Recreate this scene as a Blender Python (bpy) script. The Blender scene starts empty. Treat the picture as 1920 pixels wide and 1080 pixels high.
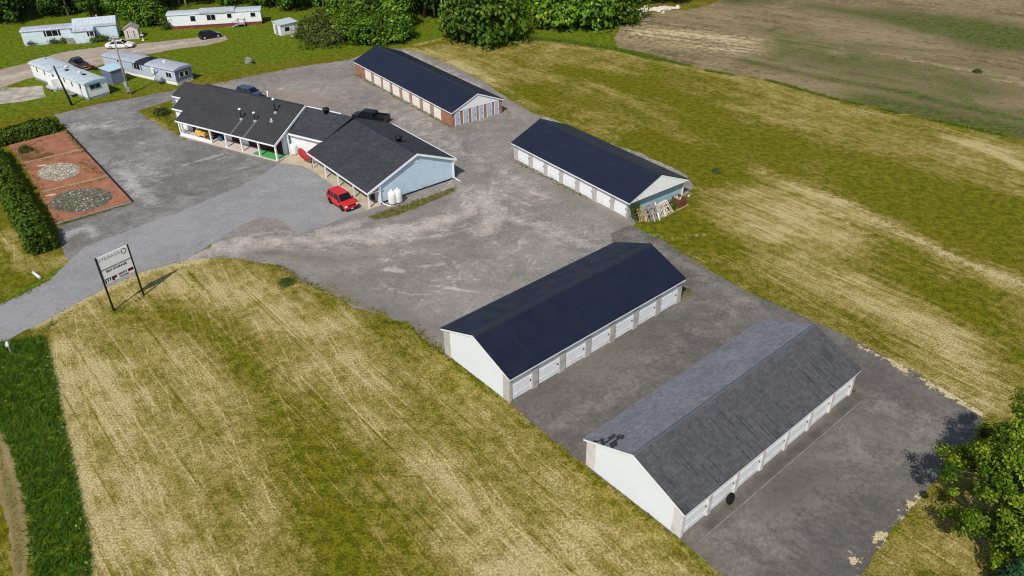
import bpy, math, random
import numpy as np
from mathutils import Vector, Matrix, noise
from mathutils.geometry import delaunay_2d_cdt

random.seed(11)
rng = np.random.default_rng(11)
SC = bpy.context.scene
COL = SC.collection
PI = math.pi

# ------------------------------------------------------------------ camera
F, PITCH, ROLL, CAMH = 1454.04, 0.584721, -0.01335, 42.0
_cp, _sp = math.cos(PITCH), math.sin(PITCH)
FWD = np.array([0, _cp, -_sp]); _R = np.array([1.0, 0, 0]); _U = np.array([0, _sp, _cp])
RIGHT = math.cos(ROLL) * _R + math.sin(ROLL) * _U
UP = -math.sin(ROLL) * _R + math.cos(ROLL) * _U
EYE = np.array([0, 0, CAMH])


def ray(x, y):
    return FWD + (x - 960) / F * RIGHT - (y - 540) / F * UP


def P(x, y, h=0.0):
    """photo pixel -> world point at height h"""
    d = ray(x, y)
    return EYE + (h - CAMH) / d[2] * d


cam = bpy.data.cameras.new('camera')
camo = bpy.data.objects.new('camera', cam)
COL.objects.link(camo)
cam.sensor_width = 36.0
cam.lens = F / 1920 * 36.0
cam.clip_end = 4000
M = Matrix(((RIGHT[0], UP[0], -FWD[0], 0), (RIGHT[1], UP[1], -FWD[1], 0), (RIGHT[2], UP[2], -FWD[2], CAMH), (0, 0, 0, 1)))
camo.matrix_world = M
SC.camera = camo

# ------------------------------------------------------------------ light
SUND = Vector((1.1586561, 3.36096, -4.01)).normalized()      # direction the light travels
sl = bpy.data.lights.new('sun', 'SUN')
sl.energy = 3.75
sl.angle = math.radians(0.5)
sl.color = (1.0, 0.955, 0.89)
so = bpy.data.objects.new('sun', sl)
so.rotation_euler = SUND.to_track_quat('-Z', 'Y').to_euler()
so.location = (-40, -60, 120)
COL.objects.link(so)
w = bpy.data.worlds.new('World')
SC.world = w
w.use_nodes = True
nt = w.node_tree
sky = nt.nodes.new('ShaderNodeTexSky')
sky.sky_type = 'NISHITA'
sky.sun_disc = False
sky.sun_elevation = math.asin(-SUND.z)
sky.sun_rotation = math.atan2(-SUND.x, -SUND.y)
nt.links.new(sky.outputs[0], nt.nodes['Background'].inputs[0])
nt.nodes['Background'].inputs[1].default_value = 0.092
SC.view_settings.view_transform = 'Standard'
SC.view_settings.look = 'None'
SC.view_settings.exposure = 0.0
SC.view_settings.gamma = 1.0
SC.cycles.filter_width = 1.15


# ------------------------------------------------------------------ materials
def lin(c):
    return tuple(((v / 255) / 12.92 if v / 255 <= 0.04045 else ((v / 255 + 0.055) / 1.055) ** 2.4) for v in c)


def rgb(*c):
    return (*lin(c), 1.0)


class G:
    """tiny node graph helper"""
    def __init__(s, name):
        s.m = bpy.data.materials.new(name)
        s.m.use_nodes = True
        s.t = s.m.node_tree
        s.b = s.t.nodes['Principled BSDF']
        s.tc = s.n('ShaderNodeTexCoord')
        s.obj = s.tc.outputs['Object']

    def n(s, kind):
        return s.t.nodes.new(kind)

    def set(s, sock, v):
        if isinstance(v, bpy.types.NodeSocket):
            s.t.links.new(v, sock)
        else:
            sock.default_value = tuple(v)[:3] if sock.type == 'VECTOR' and hasattr(v, '__len__') else v

    def math(s, op, a, b=0.5, c=None):
        n = s.n('ShaderNodeMath'); n.operation = op
        s.set(n.inputs[0], a); s.set(n.inputs[1], b)
        if c is not None:
            s.set(n.inputs[2], c)
        return n.outputs[0]

    def add(s, a, b): return s.math('ADD', a, b)
    def mul(s, a, b): return s.math('MULTIPLY', a, b)
    def sub(s, a, b): return s.math('SUBTRACT', a, b)

    def smooth(s, v, lo, hi, a=0.0, b=1.0):
        n = s.n('ShaderNodeMapRange'); n.interpolation_type = 'SMOOTHSTEP'
        s.set(n.inputs['Value'], v)
        n.inputs['From Min'].default_value = lo; n.inputs['From Max'].default_value = hi
        n.inputs['To Min'].default_value = a; n.inputs['To Max'].default_value = b
        return n.outputs[0]

    def map(s, rot=0.0, scale=(1, 1, 1), loc=(0, 0, 0), vec=None):
        r = s.n('ShaderNodeVectorRotate'); r.rotation_type = 'Z_AXIS'
        s.set(r.inputs['Vector'], vec or s.obj); r.inputs['Angle'].default_value = rot
        n = s.n('ShaderNodeMapping')
        s.t.links.new(r.outputs[0], n.inputs[0])
        n.inputs['Scale'].default_value = scale
        n.inputs['Location'].default_value = loc
        return n.outputs[0]

    def noise(s, scale, detail=3.0, rough=0.55, vec=None, dist=0.0):
        n = s.n('ShaderNodeTexNoise')
        s.set(n.inputs['Vector'], vec or s.obj)
        n.inputs['Scale'].default_value = scale; n.inputs['Detail'].default_value = detail
        n.inputs['Roughness'].default_value = rough; n.inputs['Distortion'].default_value = dist
        return n.outputs[0]

    def cn(s, scale, detail=4.0, rough=0.65, vec=None, dist=0.0, w=0.17):
        """noise stretched to full contrast, centred on zero"""
        return s.sub(s.smooth(s.noise(scale, detail, rough, vec, dist), 0.5 - w, 0.5 + w), 0.5)

    def voro(s, scale, vec=None, out='Distance', feature='F1'):
        n = s.n('ShaderNodeTexVoronoi'); n.feature = feature
        s.set(n.inputs['Vector'], vec or s.obj); n.inputs['Scale'].default_value = scale
        return n.outputs[out]

    def mix(s, f, a, b, mode='MIX'):
        n = s.n('ShaderNodeMix'); n.data_type = 'RGBA'; n.blend_type = mode
        s.set(n.inputs[0], f); s.set(n.inputs[6], a); s.set(n.inputs[7], b)
        return n.outputs[2]

    def attr(s, name, out='Fac'):
        n = s.n('ShaderNodeAttribute'); n.attribute_name = name
        return n.outputs[out]

    def xyz(s, vec=None):
        n = s.n('ShaderNodeSeparateXYZ'); s.set(n.inputs[0], vec or s.obj)
        return n.outputs

    def bump(s, h, strength=0.3, dist=0.05, normal=None):
        n = s.n('ShaderNodeBump'); s.set(n.inputs['Height'], h)
        n.inputs['Strength'].default_value = strength; n.inputs['Distance'].default_value = dist
        if normal is not None:
            s.set(n.inputs['Normal'], normal)
        return n.outputs[0]

    def scale_col(s, col, f):
        """multiply a colour by a scalar"""
        n = s.n('ShaderNodeVectorMath'); n.operation = 'SCALE'
        s.set(n.inputs[0], col); s.set(n.inputs['Scale'], f)
        return n.outputs[0]

    def out(s, col, rough=0.8, spec=0.3, normal=None, metal=0.0):
        s.set(s.b.inputs['Base Color'], col); s.set(s.b.inputs['Roughness'], rough)
        s.b.inputs['Specular IOR Level'].default_value = spec
        s.b.inputs['Metallic'].default_value = metal
        if normal is not None:
            s.set(s.b.inputs['Normal'], normal)
        return s.m


def plain(name, col, rough=0.6, spec=0.3, var=0.12, scale=3.0, metal=0.0, dirt=None):
    """painted / plain surface with slight mottling and optional grime"""
    g = G(name)
    c = g.scale_col(rgb(*col), g.smooth(g.noise(scale, 4), 0.25, 0.75, 1 - var, 1 + var))
    if dirt:
        z = g.xyz()[2]
        f = g.mul(g.smooth(g.noise(2.2, 4), 0.42, 0.7), g.smooth(z, 0.9, 0.0, 0.15, 0.75))
        c = g.mix(f, c, rgb(*dirt))
    return g.out(c, rough, spec, None, metal)


def siding(name, col, pitch=0.2, axis=2, var=0.06, depth=0.02, dirt=(120, 112, 100), amt=0.55, dark=0.72):
    g = G(name)
    a = g.xyz()[axis]
    fr = g.math('FRACT', g.mul(a, 1.0 / pitch))
    line = g.smooth(fr, 0.0, 0.16, dark, 1.0)
    c = g.scale_col(rgb(*col), g.mul(line, g.smooth(g.noise(1.3, 4), 0.3, 0.7, 1 - var, 1 + var)))
    z = g.xyz()[2]
    f = g.mul(g.smooth(g.noise(1.6, 5), 0.4, 0.75), g.smooth(z, 1.0, 0.0, 0.05 * amt / 0.55, amt))
    c = g.mix(f, c, rgb(*dirt))
    return g.out(c, 0.55, 0.3, g.bump(fr, 0.35, depth))


def brickmat(name, c1, c2, mortar, scale=1.0):
    g = G(name)
    x, y, z = g.xyz()
    n = g.n('ShaderNodeCombineXYZ')
    g.set(n.inputs[0], g.add(x, y)); g.set(n.inputs[1], z)
    b = g.n('ShaderNodeTexBrick')
    g.t.links.new(n.outputs[0], b.inputs['Vector'])
    b.inputs['Color1'].default_value = rgb(*c1); b.inputs['Color2'].default_value = rgb(*c2)
    b.inputs['Mortar'].default_value = rgb(*mortar)
    b.inputs['Scale'].default_value = 1.0
    b.inputs['Brick Width'].default_value = 0.24 * scale; b.inputs['Row Height'].default_value = 0.085 * scale
    b.inputs['Mortar Size'].default_value = 0.008
    c = g.mix(g.smooth(g.noise(1.1, 4), 0.45, 0.75, 0, 0.45), b.outputs[0], rgb(*[v * 0.62 for v in c2]))
    return g.out(c, 0.85, 0.2)


def metal_roof(name, col, rib=0.32, tile=0.0, depth=0.03):
    g = G(name)
    x, y, z = g.xyz()
    fr = g.math('FRACT', g.mul(x, 1.0 / rib))
    ridge = g.smooth(g.math('ABSOLUTE', g.sub(fr, 0.5)), 0.34, 0.46)
    h = ridge
    v = g.smooth(g.noise(0.35, 4), 0.3, 0.7, 0.94, 1.06)
    v = g.mul(v, g.smooth(ridge, 0, 1, 0.94, 1.25 if tile else 1.1))
    c = g.scale_col(rgb(*col), v)
    # sheets laid side by side differ a little
    sh = g.math('FRACT', g.mul(g.math('SINE', g.mul(g.math('FLOOR', g.mul(x, 1 / 0.96)), 12.9898)), 43758.5))
    c = g.scale_col(c, g.smooth(sh, 0, 1, 0.985, 1.015))
    if tile:
        fy = g.math('FRACT', g.mul(y, 1.0 / tile))
        h = g.add(g.mul(ridge, 0.6), fy)
        c = g.scale_col(c, g.smooth(fy, 0.0, 0.25, 1.22, 1.0))
    dust = g.smooth(g.noise(1.0, 5, 0.6, g.map(0, (2.4, 0.25, 1))), 0.5, 0.8, 0, 0.05)
    c = g.mix(dust, c, rgb(96, 98, 104))
    return g.out(c, g.smooth(g.noise(0.8, 3), 0.3, 0.7, 0.42, 0.58), 0.35, g.bump(h, 0.4, depth))


def shingles(name, col, wear=(90, 88, 88), amount=0.3, streak=None, patch=None, vents=None, bw=0.9, rh=0.26, contrast=0.3, split=None):
    g = G(name)
    x, y, z = g.xyz()
    b = g.n('ShaderNodeTexBrick')
    g.set(b.inputs['Vector'], g.obj)
    b.inputs['Color1'].default_value = (0, 0, 0, 1); b.inputs['Color2'].default_value = (1, 1, 1, 1)
    b.inputs['Mortar'].default_value = (0.0, 0.0, 0.0, 1)
    b.inputs['Scale'].default_value = 1.0; b.inputs['Mortar Size'].default_value = 0.012
    b.inputs['Brick Width'].default_value = bw; b.inputs['Row Height'].default_value = rh
    v = g.smooth(b.outputs[0], 0.0, 1.0, 1 - contrast, 1 + contrast)
    v = g.mul(v, g.smooth(g.noise(0.5, 5), 0.25, 0.75, 0.9, 1.1))
    v = g.mul(v, g.smooth(g.noise(7.0, 3), 0.2, 0.8, 0.85, 1.15))
    base = rgb(*col)
    if split:        # the back slope gets a separate base colour
        base = g.mix(g.smooth(y, split[0] - 0.05, split[0] + 0.05), rgb(*col), rgb(*split[1]))
    c = g.scale_col(base, v)
    long = g.noise(1.0, 5, 0.6, g.map(0, (1.7, 0.16, 1)))
    c = g.mix(g.smooth(long, 0.5, 0.75, 0, amount), c, rgb(*wear))
    if streak:      # dark run-off stripes starting part way down the slope
        y0, y1, col2 = streak
        m = g.mul(g.smooth(g.noise(1.0, 4, 0.65, g.map(0, (5.0, 0.07, 1), (3.1, 0, 0))), 0.52, 0.66), g.smooth(g.add(y, g.mul(g.cn(0.9, 2), 1.6)), y0, y1))
        c = g.mix(g.mul(m, 0.8), c, rgb(*col2))
    if patch:       # shingles torn away near one corner, bare underlay showing
        xm, yc, ry = patch
        q = g.smooth(g.add(g.mul(g.math('ABSOLUTE', g.sub(y, yc)), 1.0 / ry), g.mul(x, 1.0 / xm)), 1.25, 0.25)
        m = g.smooth(g.add(g.mul(q, 0.55), g.mul(b.outputs[0], 0.62)), 0.80, 0.83)
        m = g.mul(m, g.smooth(y, yc - ry * 1.5, yc - ry * 1.3))
        c = g.mix(m, c, rgb(38, 38, 42))
    for (vx, vy) in (vents or []):   # washed stripe below a galvanised vent
        m = g.mul(g.smooth(g.math('ABSOLUTE', g.sub(x, g.add(vx, g.mul(g.noise(1.2, 2), 0.12)))), 0.2, 0.03), g.smooth(y, vy, vy - 0.2))
        c = g.mix(g.mul(m, 0.4), c, rgb(150, 150, 152))
    return g.out(c, 0.88, 0.25, g.bump(b.outputs[0], 0.25, 0.02))


def leafmat(name, c1, c2, c3, trans=0.25, var=0.25):
    g = G(name)
    t = g.attr('tint')
    oi = g.n('ShaderNodeObjectInfo').outputs['Random']
    c = g.mix(g.smooth(t, 0.0, 0.6), rgb(*c1), rgb(*c2))
    c = g.mix(g.smooth(t, 0.6, 1.0), c, rgb(*c3))
    c = g.scale_col(c, g.smooth(oi, 0, 1, 1 - var, 1 + var))
    g.out(c, 0.55, 0.25)
    tr = g.n('ShaderNodeBsdfTranslucent')
    g.t.links.new(c, tr.inputs[0])
    mx = g.n('ShaderNodeMixShader')
    mx.inputs[0].default_value = trans
    o = g.t.nodes['Material Output']
    g.t.links.new(g.b.outputs[0], mx.inputs[1]); g.t.links.new(tr.outputs[0], mx.inputs[2])
    g.t.links.new(mx.outputs[0], o.inputs[0])
    return g.m


MT = {}
MT['white'] = plain('white_paint', (236, 236, 234), 0.5, 0.3, 0.05, 2.0)
MT['trim'] = plain('white_trim', (236, 238, 240), 0.5, 0.3, 0.05, 1.0)
MT['door'] = siding('white_rollup_door', (242, 244, 244), 0.52, 2, 0.03, 0.012, (150, 146, 136), 0.35, 0.86)
MT['cream_door'] = siding('cream_door', (244, 240, 226), 0.5, 2, 0.04, 0.012, (150, 140, 120), 0.35, 0.86)
MT['blue_door'] = plain('pale_blue_door', (172, 188, 204), 0.5, 0.3, 0.06)
MT['panel'] = plain('pale_gable_panel', (230, 235, 240), 0.55, 0.3, 0.02, 0.5)
MT['blue_siding'] = siding('pale_blue_siding', (200, 220, 232), 0.14, 2, 0.05, 0.02)
MT['teal_panel'] = siding('pale_teal_panel', (168, 200, 206), 0.6, 1, 0.05, 0.01)
MT['white_siding'] = siding('white_siding', (240, 241, 241), 0.16, 2, 0.05, 0.02)
MT['pier'] = brickmat('beige_painted_brick', (200, 195, 188), (188, 182, 175), (174, 168, 162))
MT['pale_pier'] = brickmat('pale_painted_brick', (224, 219, 216), (214, 207, 204), (200, 194, 190))
MT['ridge_grey'] = plain('grey_ridge_shingle', (92, 93, 98), 0.9, 0.2, 0.15, 3)
MT['brick'] = brickmat('orange_brick', (178, 122, 92), (156, 98, 74), (160, 140, 124))
MT['brick_pier'] = brickmat('rose_brick', (182, 152, 138), (164, 132, 120), (170, 156, 146))
MT['navy'] = metal_roof('navy_metal_roof', (30, 36, 52), 0.32)
MT['navy_tile'] = metal_roof('navy_ribbed_roof', (25, 31, 47), 0.36, 0.48)
MT['old_shingle'] = shingles('weathered_grey_shingles', (84, 84, 86), (98, 98, 102), 0.15, (3.9, 2.4, (44, 44, 46)), (3.0, 6.9, 1.9), None, 0.36, 0.21, 0.15, (4.36, (120, 122, 127)))
MT['dark_shingle'] = shingles('dark_shingles', (60, 60, 61), (74, 74, 76), 0.25, None, None, [(10.6, 2.5), (12.96, 2.7)], 0.5, 0.2, 0.1)
MT['grey_shingle'] = shingles('charcoal_shingles', (60, 61, 65), (78, 80, 84), 0.25, None, None, None, 0.5, 0.2, 0.18)
MT['dark_fascia'] = plain('dark_trim', (40, 44, 54), 0.5)
MT['concrete'] = plain('cream_concrete', (188, 174, 148), 0.9, 0.15, 0.14, 0.9)
MT['pink_concrete'] = plain('pale_concrete', (205, 190, 180), 0.9, 0.15, 0.1, 0.9)
MT['brown_wall'] = plain('dark_brown_panelling', (66, 44, 42), 0.7, 0.2, 0.2, 2.0)
MT['glass'] = plain('dark_window_glass', (20, 24, 30), 0.08, 0.6, 0.1)
MT['black'] = plain('black_steel', (22, 22, 24), 0.5, 0.4, 0.1)
MT['rubber'] = plain('black_rubber', (26, 26, 27), 0.85, 0.2, 0.15, 6)
MT['galv'] = plain('galvanised_steel', (150, 154, 158), 0.45, 0.4, 0.15, 2.0)
MT['wood_grey'] = plain('weathered_grey_wood', (150, 145, 140), 0.85, 0.15, 0.3, 4.0)
MT['wood_tan'] = plain('tan_wood', (176, 150, 116), 0.85, 0.15, 0.3, 4.0)
MT['wood_brown'] = plain('rusty_brown_board', (112, 70, 52), 0.85, 0.15, 0.3, 4.0)
MT['bark'] = plain('grey_bark', (92, 80, 66), 0.95, 0.1, 0.35, 5.0)
MT['birch'] = plain('white_birch_bark', (206, 202, 192), 0.8, 0.15, 0.25, 3.0)
MT['stone'] = plain('pale_fieldstone', (206, 196, 182), 0.9, 0.15, 0.25, 1.5)
MT['stone_grey'] = plain('grey_boulder', (140, 136, 130), 0.9, 0.15, 0.3, 1.5)
MT['tank'] = plain('white_tank_enamel', (228, 228, 224), 0.35, 0.45, 0.06, 2.0)
MT['leaf_tree'] = leafmat('maple_leaves', (54, 80, 6), (104, 130, 12), (172, 184, 56), 0.28, 0.05)
MT['leaf_bush'] = leafmat('bush_leaves', (52, 86, 16), (96, 132, 26), (162, 176, 60), 0.32, 0.28)
MT['leaf_wood'] = leafmat('woodland_leaves', (42, 76, 12), (82, 122, 22), (146, 168, 48), 0.32, 0.4)
MT['leaf_olive'] = leafmat('olive_scrub_leaves', (52, 70, 24), (88, 104, 40), (136, 140, 66), 0.22, 0.2)
MT['leaf_hedge'] = leafmat('hedge_leaves', (48, 74, 10), (84, 110, 18), (142, 156, 46), 0.26, 0.1)
MT['needle'] = leafmat('spruce_needles', (16, 48, 26), (34, 76, 40), (70, 110, 62), 0.1, 0.1)
MT['blade'] = leafmat('ditch_grass_blades', (54, 88, 20), (92, 126, 30), (150, 160, 60), 0.4, 0.0)
MT['tuft'] = leafmat('weed_tufts', (58, 84, 18), (96, 112, 26), (152, 148, 78), 0.3, 0.1)


# ------------------------------------------------------------------ mesh builder
class MB:
    def __init__(s):
        s.v = []; s.f = []

    def poly(s, pts):
        i = len(s.v); s.v += [tuple(map(float, p)) for p in pts]
        s.f.append(tuple(range(i, i + len(pts))))
        return s

    def box(s, x0, x1, y0, y1, z0, z1):
        i = len(s.v)
        s.v += [(x0, y0, z0), (x1, y0, z0), (x1, y1, z0), (x0, y1, z0), (x0, y0, z1), (x1, y0, z1), (x1, y1, z1), (x0, y1, z1)]
        for q in ((0, 3, 2, 1), (4, 5, 6, 7), (0, 1, 5, 4), (1, 2, 6, 5), (2, 3, 7, 6), (3, 0, 4, 7)):
            s.f.append(tuple(i + k for k in q))
        return s

    def prism(s, pts, d):
        """extrude the polygon pts (3D) by vector d"""
        n = len(pts); i = len(s.v)
        s.v += [tuple(map(float, p)) for p in pts]
        s.v += [tuple(float(p[k] + d[k]) for k in range(3)) for p in pts]
        s.f.append(tuple(range(i, i + n))); s.f.append(tuple(range(i + 2 * n - 1, i + n - 1, -1)))
        for k in range(n):
            j = (k + 1) % n
            s.f.append((i + j, i + k, i + n + k, i + n + j))
        return s

    def yz(s, pts, x0, x1):
        return s.prism([(x0, a, b) for a, b in pts], (x1 - x0, 0, 0))

    def xz(s, pts, y0, y1):
        return s.prism([(a, y0, b) for a, b in pts], (0, y1 - y0, 0))

    def xy(s, pts, z0, z1):
        return s.prism([(a, b, z0) for a, b in pts], (0, 0, z1 - z0))

    def bar(s, p0, p1, w, h=None):
        """square bar between two points"""
        h = h or w
        p0 = Vector(p0); p1 = Vector(p1); d = (p1 - p0).normalized()
        a = d.cross(Vector((0, 0, 1)))
        if a.length < 1e-3:
            a = Vector((1, 0, 0))
        a.normalize(); b = d.cross(a)
        q = [p0 + a * w / 2 + b * h / 2, p0 - a * w / 2 + b * h / 2, p0 - a * w / 2 - b * h / 2, p0 + a * w / 2 - b * h / 2]
        return s.prism(q, p1 - p0)

    def tube(s, path, rad, n=8, cap=True):
        path = [Vector(p) for p in path]
        if not hasattr(rad, '__len__'):
            rad = [rad] * len(path)
        i = len(s.v); a = None
        for k, p in enumerate(path):
            d = (path[min(k + 1, len(path) - 1)] - path[max(k - 1, 0)]).normalized()
            if a is None:
                a = d.cross(Vector((0.3, 0.9, 0.1)))
                if a.length < 1e-3:
                    a = d.cross(Vector((1, 0, 0)))
            a = (a - d * a.dot(d)).normalized(); b = d.cross(a)
            for j in range(n):
                t = 2 * PI * j / n
                s.v.append(tuple(p + (a * math.cos(t) + b * math.sin(t)) * rad[k]))
        for k in range(len(path) - 1):
            for j in range(n):
                s.f.append((i + k * n + j, i + k * n + (j + 1) % n, i + (k + 1) * n + (j + 1) % n, i + (k + 1) * n + j))
        if cap:
            s.f.append(tuple(i + j for j in range(n - 1, -1, -1)))
            s.f.append(tuple(i + (len(path) - 1) * n + j for j in range(n)))
        return s

    def lathe(s, prof, c=(0, 0, 0), n=16, axis='z'):
        """prof: (r, z) pairs"""
        i = len(s.v)
        for r, z in prof:
            for j in range(n):
                t = 2 * PI * j / n
                q = (r * math.cos(t), r * math.sin(t), z)
                if axis == 'y':
                    q = (q[0], q[2], q[1])
                if axis == 'x':
                    q = (q[2], q[0], q[1])
                s.v.append((c[0] + q[0], c[1] + q[1], c[2] + q[2]))
        for k in range(len(prof) - 1):
            for j in range(n):
                s.f.append((i + k * n + j, i + k * n + (j + 1) % n, i + (k + 1) * n + (j + 1) % n, i + (k + 1) * n + j))
        s.f.append(tuple(i + j for j in range(n - 1, -1, -1)))
        s.f.append(tuple(i + (len(prof) - 1) * n + j for j in range(n)))
        return s

    def loft(s, rings):
        i = len(s.v); n = len(rings[0])
        for r in rings:
            s.v += [tuple(map(float, p)) for p in r]
        for k in range(len(rings) - 1):
            for j in range(n):
                s.f.append((i + k * n + j, i + k * n + (j + 1) % n, i + (k + 1) * n + (j + 1) % n, i + (k + 1) * n + j))
        s.f.append(tuple(i + j for j in range(n - 1, -1, -1)))
        s.f.append(tuple(i + (len(rings) - 1) * n + j for j in range(n)))
        return s

    def rock(s, c, r, seed, sub=2):
        import bmesh
        bm = bmesh.new()
        bmesh.ops.create_icosphere(bm, subdivisions=sub, radius=1.0)
        i = len(s.v)
        for v in bm.verts:
            k = 1 + 0.45 * noise.noise(v.co * 1.3 + Vector((seed * 3.7, seed, 0)))
            s.v.append((c[0] + v.co.x * r[0] * k, c[1] + v.co.y * r[1] * k, c[2] + v.co.z * r[2] * k))
        for f in bm.faces:
            s.f.append(tuple(i + v.index for v in f.verts))
        bm.free()
        return s

    def build(s, name, mat, parent=None, smooth=False, bevel=0.0, subd=0):
        me = bpy.data.meshes.new(name)
        me.from_pydata(s.v, [], s.f)
        me.validate()
        import bmesh
        bm = bmesh.new(); bm.from_mesh(me)
        bmesh.ops.recalc_face_normals(bm, faces=bm.faces)
        bm.to_mesh(me); bm.free()
        me.materials.append(MT[mat] if isinstance(mat, str) else mat)
        if smooth:
            me.polygons.foreach_set('use_smooth', [True] * len(me.polygons))
        o = bpy.data.objects.new(name, me)
        COL.objects.link(o)
        if parent is not None:
            o.parent = parent
        if bevel:
            b = o.modifiers.new('bevel', 'BEVEL'); b.width = bevel; b.segments = 2; b.limit_method = 'ANGLE'
        if subd:
            b = o.modifiers.new('subd', 'SUBSURF'); b.levels = subd; b.render_levels = subd
        return o


def tag(o, label=None, cat=None, group=None, kind=None):
    if label: o['label'] = label
    if cat: o['category'] = cat
    if group: o['group'] = group
    if kind: o['kind'] = kind
    return o


def thing(name, label, cat, loc=(0, 0, 0), rz=0.0, group=None):
    o = bpy.data.objects.new(name, None)
    o.empty_display_size = 0.3
    COL.objects.link(o)
    o.location = tuple(float(v) for v in loc) if len(loc) == 3 else (float(loc[0]), float(loc[1]), 0.0)
    o.rotation_euler = (0, 0, rz)
    return tag(o, label, cat, group)


KIDS = {}


def copy_tree(o, parent=None):
    c = o.copy()
    COL.objects.link(c)
    if parent is not None:
        c.parent = parent
    for ch in list(o.children):
        copy_tree(ch, c)
    return c


class Frame:
    """local frame of a building: origin, yaw; x along the front, y to the back"""
    def __init__(s, o, yaw):
        s.o = np.array([o[0], o[1], 0.0]); s.yaw = yaw
        s.u = np.array([math.cos(yaw), math.sin(yaw), 0]); s.n = np.array([-s.u[1], s.u[0], 0])

    def loc(s, p):
        v = np.array(p) - s.o
        return np.array([v @ s.u, v @ s.n, v[2]])

    def front(s, x, y, yl=0.0):
        """photo pixel -> local point on the plane y = yl"""
        d = ray(x, y); t = ((s.o + s.n * yl - EYE) @ s.n) / (d @ s.n)
        return s.loc(EYE + t * d)

    def end(s, x, y, xl):
        d = ray(x, y); t = ((s.o + s.u * xl - EYE) @ s.u) / (d @ s.u)
        return s.loc(EYE + t * d)


# ------------------------------------------------------------------ ground sheets
def inside(px, py, poly):
    r = np.zeros(len(px), bool); n = len(poly)
    for i in range(n):
        x0, y0 = poly[i]; x1, y1 = poly[(i + 1) % n]
        c = ((y0 > py) != (y1 > py))
        with np.errstate(divide='ignore', invalid='ignore'):
            xi = (x1 - x0) * (py - y0) / (y1 - y0 + 1e-12) + x0
        r ^= c & (px < xi)
    return r


def segdist(px, py, line, closed=False):
    d = np.full(len(px), 1e9)
    n = len(line)
    for i in range(n if closed else n - 1):
        a = np.array(line[i]); b = np.array(line[(i + 1) % n]); v = b - a; L = v @ v + 1e-12
        t = np.clip(((px - a[0]) * v[0] + (py - a[1]) * v[1]) / L, 0, 1)
        d = np.minimum(d, np.hypot(px - a[0] - t * v[0], py - a[1] - t * v[1]))
    if n == 1:
        d = np.hypot(px - line[0][0], py - line[0][1])
    return d


def W2(pts):
    return [tuple(P(*p)[:2]) for p in pts]


def sm(x):
    x = np.clip(x, 0, 1)
    return x * x * (3 - 2 * x)


def paint(xy, ops):
    px, py = xy[:, 0], xy[:, 1]
    out = np.zeros((len(px), 4), np.float32)
    for op in ops:
        kind, ch, st, r, soft, pts = op
        line = W2(pts)
        if kind == 'line':
            v = sm((r + soft - segdist(px, py, line)) / (2 * soft)) * abs(st)
        elif kind == 'ring':
            v = sm((r + soft - segdist(px, py, line, True)) / (2 * soft)) * abs(st)
        else:
            d = segdist(px, py, line, True)
            d = np.where(inside(px, py, line), -d, d)
            v = sm((soft - d) / (2 * soft)) * abs(st)
        if st > 0:
            out[:, ch] = np.maximum(out[:, ch], v)
        else:
            out[:, ch] = out[:, ch] * (1 - v)
    return out


def outline(pts, step=0.5, amp=0.2, seed=0, world=False):
    w = pts if world else W2(pts)
    res = []
    n = len(w)
    for i in range(n):
        a = np.array(w[i]); b = np.array(w[(i + 1) % n]); L = np.hypot(*(b - a)); k = max(1, int(L / step))
        for j in range(k):
            res.append(a + (b - a) * j / k)
    res = np.array(res)
    if amp:
        nx = np.roll(res, -1, 0) - np.roll(res, 1, 0)
        nx = np.stack([nx[:, 1], -nx[:, 0]], 1) / (np.hypot(nx[:, 0], nx[:, 1])[:, None] + 1e-9)
        k = np.array([noise.fractal(Vector((p[0] * 0.7, p[1] * 0.7, seed)), 0.8, 2.2, 5) for p in res])
        res = res + nx * (amp * np.clip(k, -1.6, 1.6))[:, None]
    return res


def mesh_from(name, V, Fc, mat, z=0.0):
    me = bpy.data.meshes.new(name)
    me.from_pydata([(float(a), float(b), z) for a, b in V], [], [tuple(f) for f in Fc])
    me.materials.append(mat)
    o = bpy.data.objects.new(name, me)
    COL.objects.link(o)
    bad = [p for p in me.polygons if p.normal.z < 0]
    if bad:
        me.flip_normals()
    return o


def set_attr(o, name, arr):
    a = o.data.attributes.new(name, 'FLOAT_COLOR', 'POINT')
    a.data.foreach_set('color', np.ascontiguousarray(arr, np.float32).ravel())


def sheet(name, pts, z, mat, step=0.8, amp=0.2, ops=(), kind='structure', edge=0.4, seed=1.0, world=False):
    ol = outline(pts, edge, amp, seed, world)
    lo = ol.min(0); hi = ol.max(0)
    gx, gy = np.meshgrid(np.arange(lo[0], hi[0], step), np.arange(lo[1], hi[1], step))
    g = np.stack([gx.ravel(), gy.ravel()], 1) + rng.uniform(-.25, .25, (gx.size, 2)) * step
    poly = [tuple(p) for p in ol]
    g = g[inside(g[:, 0], g[:, 1], poly)]
    g = g[segdist(g[:, 0], g[:, 1], poly, True) > edge * 0.5]
    allp = np.vstack([ol, g])
    r = delaunay_2d_cdt([Vector((float(a), float(b))) for a, b in allp], [], [list(range(len(ol)))], 1, 1e-5)
    V = np.array([(v.x, v.y) for v in r[0]])
    o = mesh_from(name, V, r[2], mat, z)
    if ops:
        set_attr(o, 'mask', paint(V, ops))
    tag(o, kind=kind)
    return o


# ---- ground materials
def chan(g):
    c = g.n('ShaderNodeSeparateColor')
    g.t.links.new(g.attr('mask', 'Color'), c.inputs[0])
    return c.outputs[0], c.outputs[1], c.outputs[2], g.attr('mask', 'Alpha')


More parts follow.
